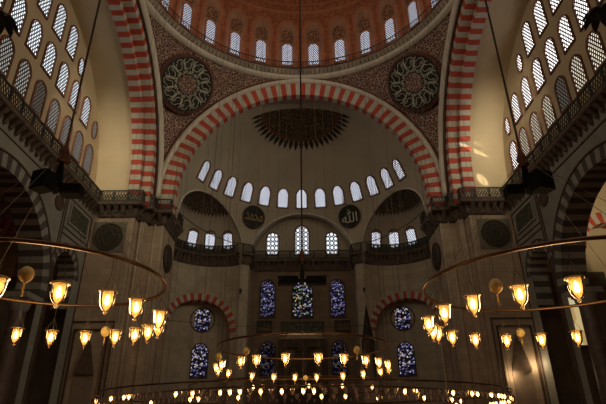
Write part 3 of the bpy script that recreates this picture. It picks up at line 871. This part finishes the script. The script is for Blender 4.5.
def gallery(path, flip, zf, dep, name_n, label_c, label_r, rail_h=.98, step=.62):
    path = [V(p) for p in path]; mi = mitre(path)
    m = MB(); sweep(m, path, mi, [(-.05, zf - .02), (dep, zf - .02), (dep, zf - .28), (dep - .1, zf - .34), (-.05, zf - .34)], flip, 0)
    sweep(m, path, mi, [(.22, zf - .34), (.16, zf - 1.05), (.0, zf - 1.25)], flip, 1)
    for p, d, L in resample(path, step):
        n = V((-d.y, d.x)) * flip; w = d * min(.17, L * .3)
        for d0, d1, z0, z1, k in ((.0, dep - .06, zf - .34, zf - .60, 1.), (.0, dep * .62, zf - .60, zf - .90, .8), (0., dep * .34, zf - .90, zf - 1.2, .55)):
            q = []
            for z, dd in ((z1, d1 * .72), (z0, d1)):
                for e, sgn in ((d0, -1), (dd, -1), (dd, 1), (d0, 1)): q.append((*(p + n * e + w * k * sgn), z))
            m.hexa(q, 1)
    o = m.build('trim_%d' % name_n, [MOULD if False else BRACK, BRACK]); struct(o, label_c, 'gallery')
    r = MB(); dd = dep - .1
    rp = [p + k * (dd * flip) for p, k in zip(path, mi)]
    for a, b in zip(rp[:-1], rp[1:]):
        for z, rr in ((zf + rail_h, .06), (zf + .06, .05)): r.bar((*a, z), (*b, z), rr, 0)
    for p, d, L in resample(rp, 1.3):
        a = p - d * L / 2; b = p + d * L / 2
        r.box((*a, zf + rail_h / 2), (.12, .12, rail_h), 0)
        k = max(3, round(L / .26))
        for i in range(k):
            a0 = a + d * L * i / k; a1 = a + d * L * (i + 1) / k
            for zz0, zz1 in ((.06, rail_h / 2), (rail_h / 2, rail_h)):
                r.bar((*a0, zf + zz0), (*a1, zf + zz1), .032, 0); r.bar((*a0, zf + zz1), (*a1, zf + zz0), .032, 0)
    o = r.build('gallery_balustrade', RAILM); tag(o, label_r, 'railing', 'gallery balustrades')
GZ = 18.72
for sg in (-1, 1):
    nm = SD[sg]
    gallery([(sg * 17.55, -9), (sg * 17.55, 11.5)], sg, GZ, .85, 50 + sg, 'bracketed stone gallery under the tympanum windows ' + nm, 'pierced dark balustrade under the tympanum windows ' + nm)
    gallery([(sg * x, y) for x, y in ((16.8, 11.5), (13.85, 11.5), (13.85, 12.45), (13.2, 12.45), (13.2, 13.25), (11.9, 13.25), (11.9, 17.2))], sg, GZ, .72, 53 + sg,
            'bracketed stone gallery stepping round the pier ' + nm, 'pierced dark balustrade stepping round the pier ' + nm)
    pth = [cyl(sg, a, E_R - .02, 0).to_2d() for a in lin(46, -88, 22)]
    gallery(pth, sg, 18.25, .62, 56 + sg, 'curved bracketed gallery in the exedra ' + nm, 'curved dark balustrade in the exedra ' + nm, .85)
    p0 = semi_pt(34.3 * sg, z=18.2).to_2d(); p1 = semi_pt(29.6 * sg, z=18.2).to_2d()
    gallery([p0, p1, (sg * 5.6, YQ - .05)], sg, 18.3, .5, 59 + sg, 'short bracketed gallery round the pilaster ' + nm, 'short dark balustrade round the pilaster ' + nm, .9)
gallery([(5.2, YQ - .02), (-5.2, YQ - .02)], 1, 18.3, .7, 62, 'straight bracketed gallery across the qibla wall', 'straight dark balustrade across the qibla wall', .9)

# ------------------------------------------------------------------ side walls below the galleries
def arched_wall(m, f3, s0, s1, ztop, arches, d, mi=0, n=160):
    ss = lin(s0, s1, n)
    for c, R, zs, zb in arches: ss += [c - R, c + R]
    ss = sorted(set(ss))
    def low(s):
        for c, R, zs, zb in arches:
            if abs(s - c) < R: return zs + math.sqrt(max(0, R * R - (s - c) ** 2)) * zb
        return 0
    for a, b in zip(ss[:-1], ss[1:]):
        if b - a < 1e-6: continue
        mid = (a + b) / 2
        za = low(a + (mid - a) * .01); zb_ = low(b - (b - mid) * .01)
        m.face([f3(a, za, d), f3(b, zb_, d), f3(b, ztop, d), f3(a, ztop, d)], mi)
BA = (0., 5.9, 9.6); SA = (8.55, 1.55, 11.9)
for sg in (-1, 1):
    nm = SD[sg]; fx = lambda s, z, d: V((sg * (17.3 + d), s, z))
    side = 'right' if sg > 0 else 'left'
    m = MB(); arched_wall(m, fx, -9.5, 11.55, 18.5, [(BA[0], BA[1] + .05, BA[2], 1.), (SA[0], SA[1] + .05, SA[2], 1.)], 0)
    # jambs under the arches
    for (c, R, zs), dp in ((BA, 1.6), (SA, 1.2)):
        for s in (c - R, c + R):
            for i in range(int(zs / .45)):
                z0 = zs - (i + 1) * .45
                if z0 < zs - (.5 if zs < 10 else 2.4): break
                m.face([fx(s, z0, 0), fx(s, z0, dp), fx(s, z0 + .45, dp), fx(s, z0 + .45, 0)], 1 + i % 2)
    struct(m.build('wall_%s' % side, [MARBLE, GREYST, DARKST]), 'grey marble arcade wall under the side gallery ' + nm, 'wall')
    o = voussoirs('trim_%d' % (71 + sg), fx, BA[1], BA[1] + .85, -.06, 1.6, 43, [DARKST, GREYST], BA[2], BA[0]); struct(o, 'wide dark and pale banded arch of the side arcade ' + nm, 'arch')
    o = voussoirs('trim_%d' % (74 + sg), fx, SA[1], SA[1] + .55, -.06, 1.2, 17, [DARKST, GREYST], SA[2], SA[0]); struct(o, 'small dark and pale banded arch beside the pier ' + nm, 'arch')
    arc = MB(); arc.tube([fx((BA[1] + .95) * math.cos(PI * i / 60), BA[2] + (BA[1] + .95) * math.sin(PI * i / 60), -.05) for i in range(61)], .08, 0, 6)
    arc.tube([fx(SA[0] + (SA[1] + .62) * math.cos(PI * i / 30), SA[2] + (SA[1] + .62) * math.sin(PI * i / 30), -.05) for i in range(31)], .06, 0, 6)
    for s in (6.75, 7.05, 11.35): arc.bar(fx(s, 0, -.03), fx(s, 17.3, -.03), .06)
    for z in (17.35, 15.0, 14.55): arc.bar(fx(7.05 if z < 17 else -9, z, -.03), fx(11.4, z, -.03), .055)
    struct(arc.build('trim_%d' % (77 + sg), DARKM), 'dark line mouldings over the side arcade ' + nm, 'moulding')
    root = link('marble_plaque', None); root.matrix_world = frame_at(fx(9.2, 16.25, -.02), (sg, 0, 0)); tag(root, 'dark rectangular panel above the small banded arch ' + nm, 'panel', 'arcade panels')
    q = MB(); q.box((0, -.03, 0), (3.0, .06, 1.35)); q.build('slab', filigree_mat('panel_dark_%s' % side, (.045, .05, .04), (.12, .11, .07), 3., .04), root)
    q = MB()
    for cx, cz, sx, sz in ((0, .75, 3.3, .14), (0, -.75, 3.3, .14), (-1.58, 0, .14, 1.4), (1.58, 0, .14, 1.4)): q.box((cx, -.06, cz), (sx, .12, sz))
    q.build('frame', GREYST, root)
    q = MB(); q.tube([fx(5.9 + .55 * math.cos(2 * PI * i / 24), 16.3 + .5 * math.sin(2 * PI * i / 24), -.04) for i in range(24)], .08, 0, 6, closed=True)
    q.face([fx(5.9 + .5 * math.cos(2 * PI * i / 24), 16.3 + .46 * math.sin(2 * PI * i / 24), -.05) for i in range(24)])
    tag(q.build('marble_disc', DARKM), 'small dark round disc between the arches ' + nm, 'panel')
    # aisle: transverse wall with a red and white arch, and an outer wall
    fy = lambda s, z, d: V((sg * s, 11.75 + d, z))
    m = MB(); arched_wall(m, fy, 17.4, 31, 22, [(25.2, 2.25, 14.6, 1.)], 0)
    m.face([fy(22.5, 0, 1.2), fy(28, 0, 1.2), fy(28, 18.5, 1.2), fy(22.5, 18.5, 1.2)], 0)
    m.face([(sg * 31, -29, 0), (sg * 31, 13, 0), (sg * 31, 13, 22), (sg * 31, -29, 22)], 0)
    m.face([(sg * 17.3, -29, 18.6), (sg * 31, -29, 19), (sg * 31, 13, 22), (sg * 17.3, 13, 18.6)], 0)
    struct(m.build('wall_%s_aisle' % side, TAN if sg > 0 else STONE), 'side aisle walls and ceiling beyond the banded arch ' + nm, 'wall')
    o = voussoirs('trim_%d' % (81 + sg), fy, 2.2, 3.15, -.05, 1.2, 19, [RED, WHITE], 14.6, 25.2); struct(o, 'red and white arch inside the side aisle ' + nm, 'arch')
    q = MB(); q.box(fy(20.6, 6.3, -.0), (6.4, .12, 12.6)); struct(q.build('trim_%d' % (84 + sg), mat('dark_revetment_%s' % side, (.16, .125, .09), .8, .3, 1.)), 'dark stone revetment low on the aisle wall ' + nm, 'wall cladding')  # slab darker than the wall: the aisle's low shade put into its colour
    if sg > 0:
        window(fy(20.75, 7.0, -.08), (0, 1, 0), 1.25, 4.3, 'tall pointed glowing recess in the aisle wall beside the polished column', P_AISLE, pitch=0, border=.15, fmat=DARKM)
        for z in (9.4, 10.1):
            q = MB(); q.bar((18.2, 7.2, z), (23.5, 7.2, z - .05), .07)
            tag(q.build('tie_beam', WOODD), 'dark tie beam crossing before the glowing aisle recess, ' + ('lower' if z < 10 else 'upper') + ' of two', 'beam')
    # porphyry column under the banded arch
    root = empty('marble_column', (sg * 18.0, 5.2, 0), 'dark polished column under the wide banded arch ' + nm, 'column', 'arcade columns')
    q = MB(); q.lathe([(.62, .6), (.58, 1.2), (.5, 8.4)], n=24); q.build('shaft', PORPH, root)
    q = MB(); q.box((0, 0, .2), (1.5, 1.5, .4)); q.lathe([(.75, .4), (.75, .5), (.62, .62)], n=24); q.build('base', GREYST, root)
    q = MB(); q.lathe([(.5, 8.4), (.62, 8.6), (.75, 9.2)], n=24); q.box((0, 0, 9.35), (1.6, 1.5, .35)); q.build('capital', GREYST, root)

# ------------------------------------------------------------------ minbar
root = empty('minbar', (6.15, 21.5, 0), 'minbar pulpit with dark slender cone spire beside the qibla pilaster', 'minbar')
q = MB(); q.lathe([(.56, 9.0), (.54, 9.2), (.02, 12.45)], n=8, sm=False); q.build('spire', LEADC, root)
q = MB(); q.tube([(0, 0, 12.4), (0, 0, 12.9)], [.03, .02], 0, 6); q.lathe([(0.01, 12.6), (.08, 12.68), (.01, 12.78)], n=12); q.build('finial', GOLD, root)
q = MB(); q.lathe([(.6, 8.0), (.64, 9.0), (.58, 9.05)], n=8, sm=False)
for i in range(4): q.box((.46 * (-1) ** (i // 2), .46 * (-1) ** i, 6.75), (.14, .14, 2.7))
q.build('canopy', WOODD, root)
q = MB(); q.box((0, 0, 2.7), (1.3, 1.3, 5.4)); q.build('body', STONE, root)

# ------------------------------------------------------------------ lamps
def lamp_proto(size, lit, small):
    """A bell-shaped glass oil-lamp; local origin at the point it hangs from."""
    L = .44
    k = size
    root = link('hanging_lamp', None); root.empty_display_size = .1
    g = MB(); g.lathe([(.098 * k, -L), (.088 * k, -L - .014 * k), (.084 * k, -L - .06 * k), (.080 * k, -L - .12 * k), (.066 * k, -L - .17 * k), (.042 * k, -L - .205 * k), (.018 * k, -L - .225 * k)], n=18)
    g.build('glass_bell', GLASS if lit else GLASSU, root)
    g = MB(); g.lathe([(.013 * k, -L - .222 * k), (.024 * k, -L - .238 * k), (.013 * k, -L - .258 * k), (.001, -L - .264 * k)], n=10); g.build('glass_knob', GLASS if lit else GLASSU, root)
    g = MB(); g.tube([(.097 * k * math.cos(2 * PI * i / 20), .097 * k * math.sin(2 * PI * i / 20), -L) for i in range(20)], .009 * k, 0, 5, closed=True); g.build('rim', GOLD, root)
    if lit:
        g = MB(); g.lathe([(.001, -L - .03 * k), (.018 * k, -L - .05 * k), (.031 * k, -L - .105 * k), (.028 * k, -L - .14 * k), (.001, -L - .155 * k)], n=12)
        g.build('bulb', FLAME2 if small else FLAME, root)
    g = MB()
    for i in range(3):
        a = 2 * PI * i / 3 + .3
        g.bar((.104 * k * math.cos(a), .104 * k * math.sin(a), -L), (0, 0, -L + .2), .0035)
    g.bar((0, 0, -L + .2), (0, 0, 0), .004); g.build('hanger', WIRE, root)
    return root
def far_lamp_proto(lit, L=.26, k=1.):
    g = MB(); g.lathe([(.10 * k, -L), (.082 * k, -L - .03 * k), (.076 * k, -L - .12 * k), (.04 * k, -L - .18 * k), (.005, -L - .215 * k)], n=12)
    g.tube([(.10 * k * math.cos(2 * PI * i / 12), .10 * k * math.sin(2 * PI * i / 12), -L) for i in range(12)], .008, 1, 4, closed=True)
    g.bar((0, 0, 0), (0, 0, -L), .004, 1)
    root = g.build('hanging_lamp', [GLASS if lit else GLASSU, WIRE])
    if lit:
        g = MB(); g.lathe([(.001, -L - .02), (.052 * k, -L - .06), (.046 * k, -L - .13), (.001, -L - .16)], n=8); g.build('bulb', FLAME2, root)
    return root
def egg_proto(k, L, tassel=True):
    root = link('hanging_egg', None)
    g = MB(); n = 14
    g.lathe([(max(.001, .078 * k * math.sin(PI * i / n)), -L - .11 * k + .09 * k * math.cos(PI * i / n)) for i in range(n + 1)], n=20); g.build('egg', EGG, root)
    g = MB(); g.lathe([(.022 * k, -L - .196 * k), (.010 * k, -L - .21 * k), (.006 * k, -L - .225 * k), (.008 * k, -L - .26 * k), (.012 * k, -L - .35 * k), (.001, -L - .352 * k)], n=10); g.build('tassel', GOLD, root)
    g = MB(); g.bar((0, 0, 0), (0, 0, -L - .025 * k), .004); g.build('hanger', WIRE, root)
    return root
_used = {}
def put(key, maker, loc, rz, label, cat, group):
    if key not in _used: _used[key] = maker(); o = _used[key]
    else: o = copy_tree(_used[key])
    o.location = loc; o.rotation_euler = (0, 0, rz)
    tag(o, label, cat, group)
    return o
def ring_chandelier(c, R, zr, rod_r, ztop, hub_z, label, nstay=6, rr=.026, dx=0.):
    root = empty('ring_chandelier', (c[0], c[1], zr), label, 'chandelier', 'ring chandeliers')
    m = MB(); m.tube([(R * math.cos(2 * PI * i / 96), R * math.sin(2 * PI * i / 96), 0) for i in range(96)], rr, 0, 8, closed=True); m.build('ring', BRONZE, root)
    h = hub_z - zr
    m = MB(); m.tube([(dx, 0, h + .1), (dx, 0, ztop - zr)], rod_r, 0, 8); m.build('rod', IRON, root)
    m = MB(); m.lathe([(.01, h + .40), (.022, h + .34), (.025, h + .20), (.055, h + .12), (.085, h + .02), (.065, h - .06), (.095, h - .08), (.09, h - .11), (.02, h - .12)], (dx, 0, 0), n=16); m.build('hub', ORANGE, root)
    for i in range(nstay):
        a = 2 * PI * (i + .5) / nstay
        s = MB(); s.bar((dx + .07 * math.cos(a), .07 * math.sin(a), h), (R * math.cos(a), R * math.sin(a), .02), .0035); s.build('stay_wire', WIRE, root)
    return root
HL = 3.53
rings = [
    ((-3.60, -18.75), 1.62, 'wide bronze ring chandelier with lit bell lamps before the pier across from the minbar', 'ring chandelier across from the minbar', [-78, -56.5, -37, -21, 4, 28, 44, 57, 72, 91, 110, 128], [(-69, 1.05, .17), (79, 1., .24), (20, 1., .2)], 5.55),
    ((3.75, -18.38), 1.90, 'wide bronze ring chandelier with lit bell lamps before the pier on the minbar side', 'ring chandelier on the minbar side', [-112.3, -130.1, -148.6, -165.8, 171.4, 151, 143.4, 129, 111.9, 93.2, 75, 58], [(-138, 1.05, .18), (85, 1., .2)], 5.6),
    ((0.0, -12.1), 2.25, 'middle bronze ring chandelier with lit bell lamps hanging before the mihrab', 'middle ring chandelier', [-129.2, -117.6, -100, -81.2, -65.9, -50.2, -37.1, -21.7, -150, -165, 157.2, 131.7, 113, 96.3, 79.4, 58.2, 39.6, 19.3, 2, 176], [(-125, 1., .12), (-57, 1., .12), (88, 1., .35), (-158, 1.1, 0.1)], 6.05)]
for c, R, lab, short, angs, eggs, hz in rings:
    ring_chandelier(c, R, HL, .018 if c[0] else .028, 32. if c[0] else 46.2, hz, lab, dx=-.16 if c[0] < 0 else (-.08 if c[0] > 0 else 0))
    order = sorted(angs, key=lambda a: (a + 90) % 360)
    for i, a in enumerate(order):
        k = 1.0 + .06 * math.sin(i * 2.3)
        put('lit', lambda: lamp_proto(1.05, True, False), (c[0] + R * math.cos(rad(a)), c[1] + R * math.sin(rad(a)), HL), rad(a * 3), 'lit bell lamp, %s counted anticlockwise round the %s' % (nth(i + 1), short), 'lamp', 'bell lamps of the ring chandeliers')
    for i, (a, k, dz) in enumerate(sorted(eggs, key=lambda e: (e[0] + 90) % 360)):
        put(('egg', k, dz), lambda: egg_proto(k * .95, .10 + dz), (c[0] + R * math.cos(rad(a)), c[1] + R * math.sin(rad(a)), HL), 0, 'gilt egg ornament with tassel, %s counted anticlockwise round the %s' % (nth(i + 1), short), 'ornament', 'egg ornaments of the ring chandeliers')

# great low rings under the dome, with hundreds of small lamps
def great_ring(R, zr, label, ncab):
    root = empty('great_ring_chandelier', (0, 0, zr), label, 'chandelier')
    m = MB(); m.tube([(R * math.cos(2 * PI * i / 160), R * math.sin(2 * PI * i / 160), 0) for i in range(160)], .03, 0, 6, closed=True); m.build('ring', BRONZE, root)
    for i in range(ncab):
        a = 2 * PI * (i + .5) / ncab
        zt = ZC + 1.5 + math.sqrt(DR * DR - R * R)
        s = MB(); s.bar((R * math.cos(a), R * math.sin(a), .02), (R * math.cos(a), R * math.sin(a), zt - zr), .009, 0, 4); s.build('suspension_cable', WIRE, root)
    return root
great_ring(9.45, 2.98, 'huge low ring chandelier under the dome carrying the outer row of small lamps', 22)
great_ring(7.4, 2.94, 'intermediate low ring chandelier under the dome carrying the middle row of small lamps', 14)
great_ring(5.5, 3.42, 'smaller low ring chandelier under the dome carrying the inner row of small lamps', 16)
rl = random.Random(3)
outer = [a for a in [i * 2. for i in range(180)] if math.sin(rad(a)) < .12]
outer = sorted(outer, key=lambda a: (a + 200) % 360)
for i, a in enumerate(outer):
    lit = i < 3 or i > len(outer) - 4 or rl.random() < .45
    put(('far', lit), lambda: far_lamp_proto(lit), (9.45 * math.cos(rad(a)), 9.45 * math.sin(rad(a)), 2.98), rad(a), '%s small %s lamp of the outer low ring, counted towards the minbar side' % (nth(i + 1), 'lit' if lit else 'unlit glass'), 'lamp', 'small lamps of the outer low ring')
inner = [i * 360 / 78 for i in range(78)]
inner = sorted(inner, key=lambda a: (a + 190) % 360)
for i, a in enumerate(inner):
    lit = rl.random() < (.30 if math.sin(rad(a)) < 0 else .10)
    put(('far', lit), lambda: far_lamp_proto(lit), (5.5 * math.cos(rad(a)), 5.5 * math.sin(rad(a)), 3.42), rad(a), '%s small %s lamp counted anticlockwise round the inner low ring' % (nth(i + 1), 'lit' if lit else 'unlit glass'), 'lamp', 'small lamps of the inner low ring')

middle = [a for a in [i * 360 / 110 for i in range(110)] if math.sin(rad(a)) < .75]
middle = sorted(middle, key=lambda a: (a + 232) % 360)
for i, a in enumerate(middle):
    lit = i < 2 or i > len(middle) - 3 or rl.random() < .26
    put(('far', lit), lambda: far_lamp_proto(lit), (7.4 * math.cos(rad(a)), 7.4 * math.sin(rad(a)), 2.94), rad(a), '%s small %s lamp of the intermediate low ring, counted towards the minbar side' % (nth(i + 1), 'lit' if lit else 'unlit glass'), 'lamp', 'small lamps of the intermediate low ring')

# loudspeakers under the hubs
def speakers(c, z, boxes, label):
    root = empty('hanging_loudspeaker', (c[0], c[1], z), label, 'loudspeaker', 'hanging loudspeakers')
    for (x, y, zz, sx, sy, sz, rz) in boxes:
        m = MB(); M = Matrix.Rotation(rad(rz), 3, 'Z')
        m.box((x, y, zz), (sx, sy, sz), 0, M)
        m.box(V((x, y, zz)) + M @ V((0, -sy / 2 - .006, 0)), (sx * .86, .012, sz * .8), 0, M)
        m.build('speaker_box', BLACK, root)
    m = MB(); m.tube([(0, 0, .5), (0, 0, .16), (0, 0, -.12)], [.02, .07, .04], 0, 8); m.box((0, 0, .0), (.30, .08, .08)); m.build('bracket', BLACK, root)
    m = MB()
    for (x, y, zz, sx, sy, sz, rz) in boxes: m.bar((0, 0, .55), (x * 1.2, y, zz + sz / 2), .005)
    m.build('sling_wire', WIRE, root)
speakers((0, -12.1), 5.36, [(-.40, 0, 0, .56, .26, .22, 3), (.40, 0, 0, .56, .26, .22, -3)], 'black loudspeaker pair hanging over the middle ring chandelier')
speakers((-3.77, -18.75), 5.0, [(-.15, -.12, .03, .27, .22, .30, -20), (.20, .10, -.03, .30, .22, .17, 6)], 'black loudspeaker pair over the ring chandelier across from the minbar')
speakers((3.67, -18.38), 5.1, [(.16, -.12, .04, .30, .22, .32, 20), (-.20, .10, -.03, .26, .22, .18, -6)], 'black loudspeaker pair over the ring chandelier on the minbar side')
# two small hanging ornaments before the pilasters
for sg in (-1, 1):
    root = empty('hanging_egg', (sg * 6.2, 22.5, 18.), 'small dark egg ornament on a long wire before the pilaster ' + SD[sg], 'ornament', 'pilaster egg ornaments')
    m = MB(); m.lathe([(.001, -3.55), (.12, -3.68), (.16, -3.82), (.10, -3.98), (.03, -4.1), (.05, -4.2), (.001, -4.3)], n=14); m.build('egg', IRON, root)
    m = MB(); m.bar((0, 0, 0), (0, 0, -3.56), .008); m.build('hanger', WIRE, root)
for sg in (-1, 1):
    # black iron leaf lamp high in front of the tympanum
    root = empty('iron_leaf_lamp', (sg * 14.3, -8.2, 19.35), 'dark iron lamp with drooping leaves high beside the tympanum ' + SD[sg], 'lamp', 'iron leaf lamps')
    q = MB(); q.lathe([(.02, .5), (.12, .35), (.10, .1), (.30, 0), (.26, -.12), (.05, -.2)], n=14); q.build('body', IRON, root)
    for k in range(9):
        a = 2 * PI * k / 9; c_, s_ = math.cos(a), math.sin(a); q = MB()
        def LP(r, w, z): return (r * c_ - w * s_, r * s_ + w * c_, z)
        ctr = [(.2, .06, .0), (.42, .16, .10), (.62, .20, .02), (.78, .13, -.16), (.86, .01, -.36)]
        for (r0, w0, z0), (r1, w1, z1) in zip(ctr[:-1], ctr[1:]):
            q.hexa([LP(r0, -w0, z0), LP(r0, w0, z0), LP(r1, w1, z1), LP(r1, -w1, z1), LP(r0, -w0, z0 + .03), LP(r0, w0, z0 + .03), LP(r1, w1, z1 + .03), LP(r1, -w1, z1 + .03)])
        q.build('leaf', IRON, root)
    q = MB(); q.bar((0, 0, .4), (0, 0, 8.4), .015); q.build('hanger', IRON, root)
for sg in (-1, 1):
    q = MB(); q.tube([(sg * 11.15, 15.2, 19.5), (sg * 10.2, 17.2, 19.15), (sg * 8.6, 19.6, 18.9), (sg * 7.2, 21.2, 18.85), (sg * 6.0, 22.3, 19.1)], .045, 0, 5)
    tag(q.build('festoon_cable', IRON), 'dark cable sagging across the exedra from the pier gallery ' + SD[sg], 'cable')
# tie wire across the hall
m = MB(); m.tube([(-11.9, 15.4, 9.9), (-6, 18, 9.8), (0, 19, 9.78), (6, 18, 9.8), (11.9, 15.4, 9.9)], .02, 0, 5)
tag(m.build('tie_cable', IRON), 'thin cable slung between the two piers at window height', 'cable')

# ------------------------------------------------------------------ light
W = bpy.data.worlds.new('hall_light'); S.world = W; W.use_nodes = True
bg = W.node_tree.nodes['Background']; bg.inputs[0].default_value = (1., .80, .54, 1); bg.inputs[1].default_value = .5
def spot(name, loc, target, energy, angle, col, size=.05, blend=.4, sx=1., roll=0.):
    l = bpy.data.lights.new(name, 'SPOT'); l.energy = energy; l.spot_size = rad(angle); l.spot_blend = blend; l.color = col; l.shadow_soft_size = size
    o = link(name, l); o.location = loc
    o.rotation_euler = ((V(target) - V(loc)).to_track_quat('-Z', 'Y').to_matrix() @ Matrix.Rotation(rad(roll), 3, 'Z')).to_euler(); o.scale = (sx, 1, 1)
SUNC = (1., .86, .58)
spot('sunbeam', (-15.5, -8.2, 27.6), (15.5, 11.2, 23.25), 140000, 2.3, SUNC, .03, .6, .28, 48)
spot('sunbeam', (-15.5, -7.9, 27.2), (15.9, 11.2, 23.9), 60000, 1.6, SUNC, .03, .7, .3, 48)
spot('sunbeam', (-15.5, -7.9, 27.0), (15.15, 11.2, 20.75), 130000, 2., SUNC, .03, .6, .4, 10)
def point(name, loc, energy, col, r=.1):
    l = bpy.data.lights.new(name, 'POINT'); l.energy = energy; l.color = col; l.shadow_soft_size = r
    o = link(name, l); o.location = loc
def area(name, loc, target, energy, col, sx, sy, spread=80):
    l = bpy.data.lights.new(name, 'AREA'); l.shape = 'RECTANGLE'; l.size = sx; l.size_y = sy; l.spread = rad(spread); l.energy = energy; l.color = col
    o = link(name, l); o.location = loc; o.rotation_euler = (V(target) - V(loc)).to_track_quat('-Z', 'Y').to_euler()
area('tympanum_daylight', (-17.2, -6.5, 25.), (15.8, 11.4, 22.5), 380, (1., .88, .66), 8, 7)  # unseen panel added to brighten the opposite jamb
area('dome_window_daylight', (0, -11.5, 36.2), (0, 12, 38.5), 420, (1., .86, .66), 14, 2, 130)  # added fill out of view, lifts the dark dome painting
area('window_daylight', (16.4, 2.5, 25.0), (16.1, 11.4, 22.8), 92, (1., .86, .60), 2, 6, 60)  # free-standing fill added to brighten the ochre jamb
area('window_daylight', (-16.4, 2.5, 25.0), (-16.1, 11.4, 21.8), 72, (1., .86, .60), 2, 6, 60)  # same added jamb fill, weaker, on the other side
area('tympanum_daylight', (17.2, -6.5, 25.), (-15.8, 11.4, 21.5), 900, (1., .87, .62), 8, 7)  # stronger unseen panel, added for the jamb across the hall
for c in ((-3.6, -18.75), (3.75, -18.38), (0, -12.1)):
    point('chandelier_glow', (c[0], c[1], 2.95), 105, (1., .66, .30), .5)
spot('aisle_lamp', (22.5, 3.5, 15.5), (25.5, 11.7, 18.5), 1300, 95, (1., .82, .52), .3, .8)  # spot added for the upper aisle wall, in place of unseen windows
point('niche_floodlight', (14.95, 10.95, 4.9), 32, (1., .74, .42), .1)
point('niche_floodlight', (16.75, 10.95, 5.6), 42, (1., .74, .42), .1)

# ------------------------------------------------------------------ camera
cam = bpy.data.cameras.new('camera'); cam.lens = 485. / 606. * 36.; cam.sensor_width = 36.; cam.clip_end = 300
cam.shift_x = (303. - 301.6) / 606.
co = link('camera', cam); co.location = (0, -25.4, 1.6)
co.matrix_world = Matrix.Translation((0, -25.4, 1.6)) @ Matrix.Rotation(rad(90 + 25), 4, 'X') @ Matrix.Rotation(-.0085, 4, 'Z')
S.camera = co
S.view_settings.view_transform = 'Standard'; S.view_settings.look = 'None'
S.view_settings.exposure = 0.; S.view_settings.gamma = 1.; S.view_settings.use_curve_mapping = False
S.cycles.use_denoising = True
S.cycles.max_bounces = 8; S.cycles.diffuse_bounces = 5; S.cycles.transparent_max_bounces = 16
S.cycles.sample_clamp_indirect = 4.
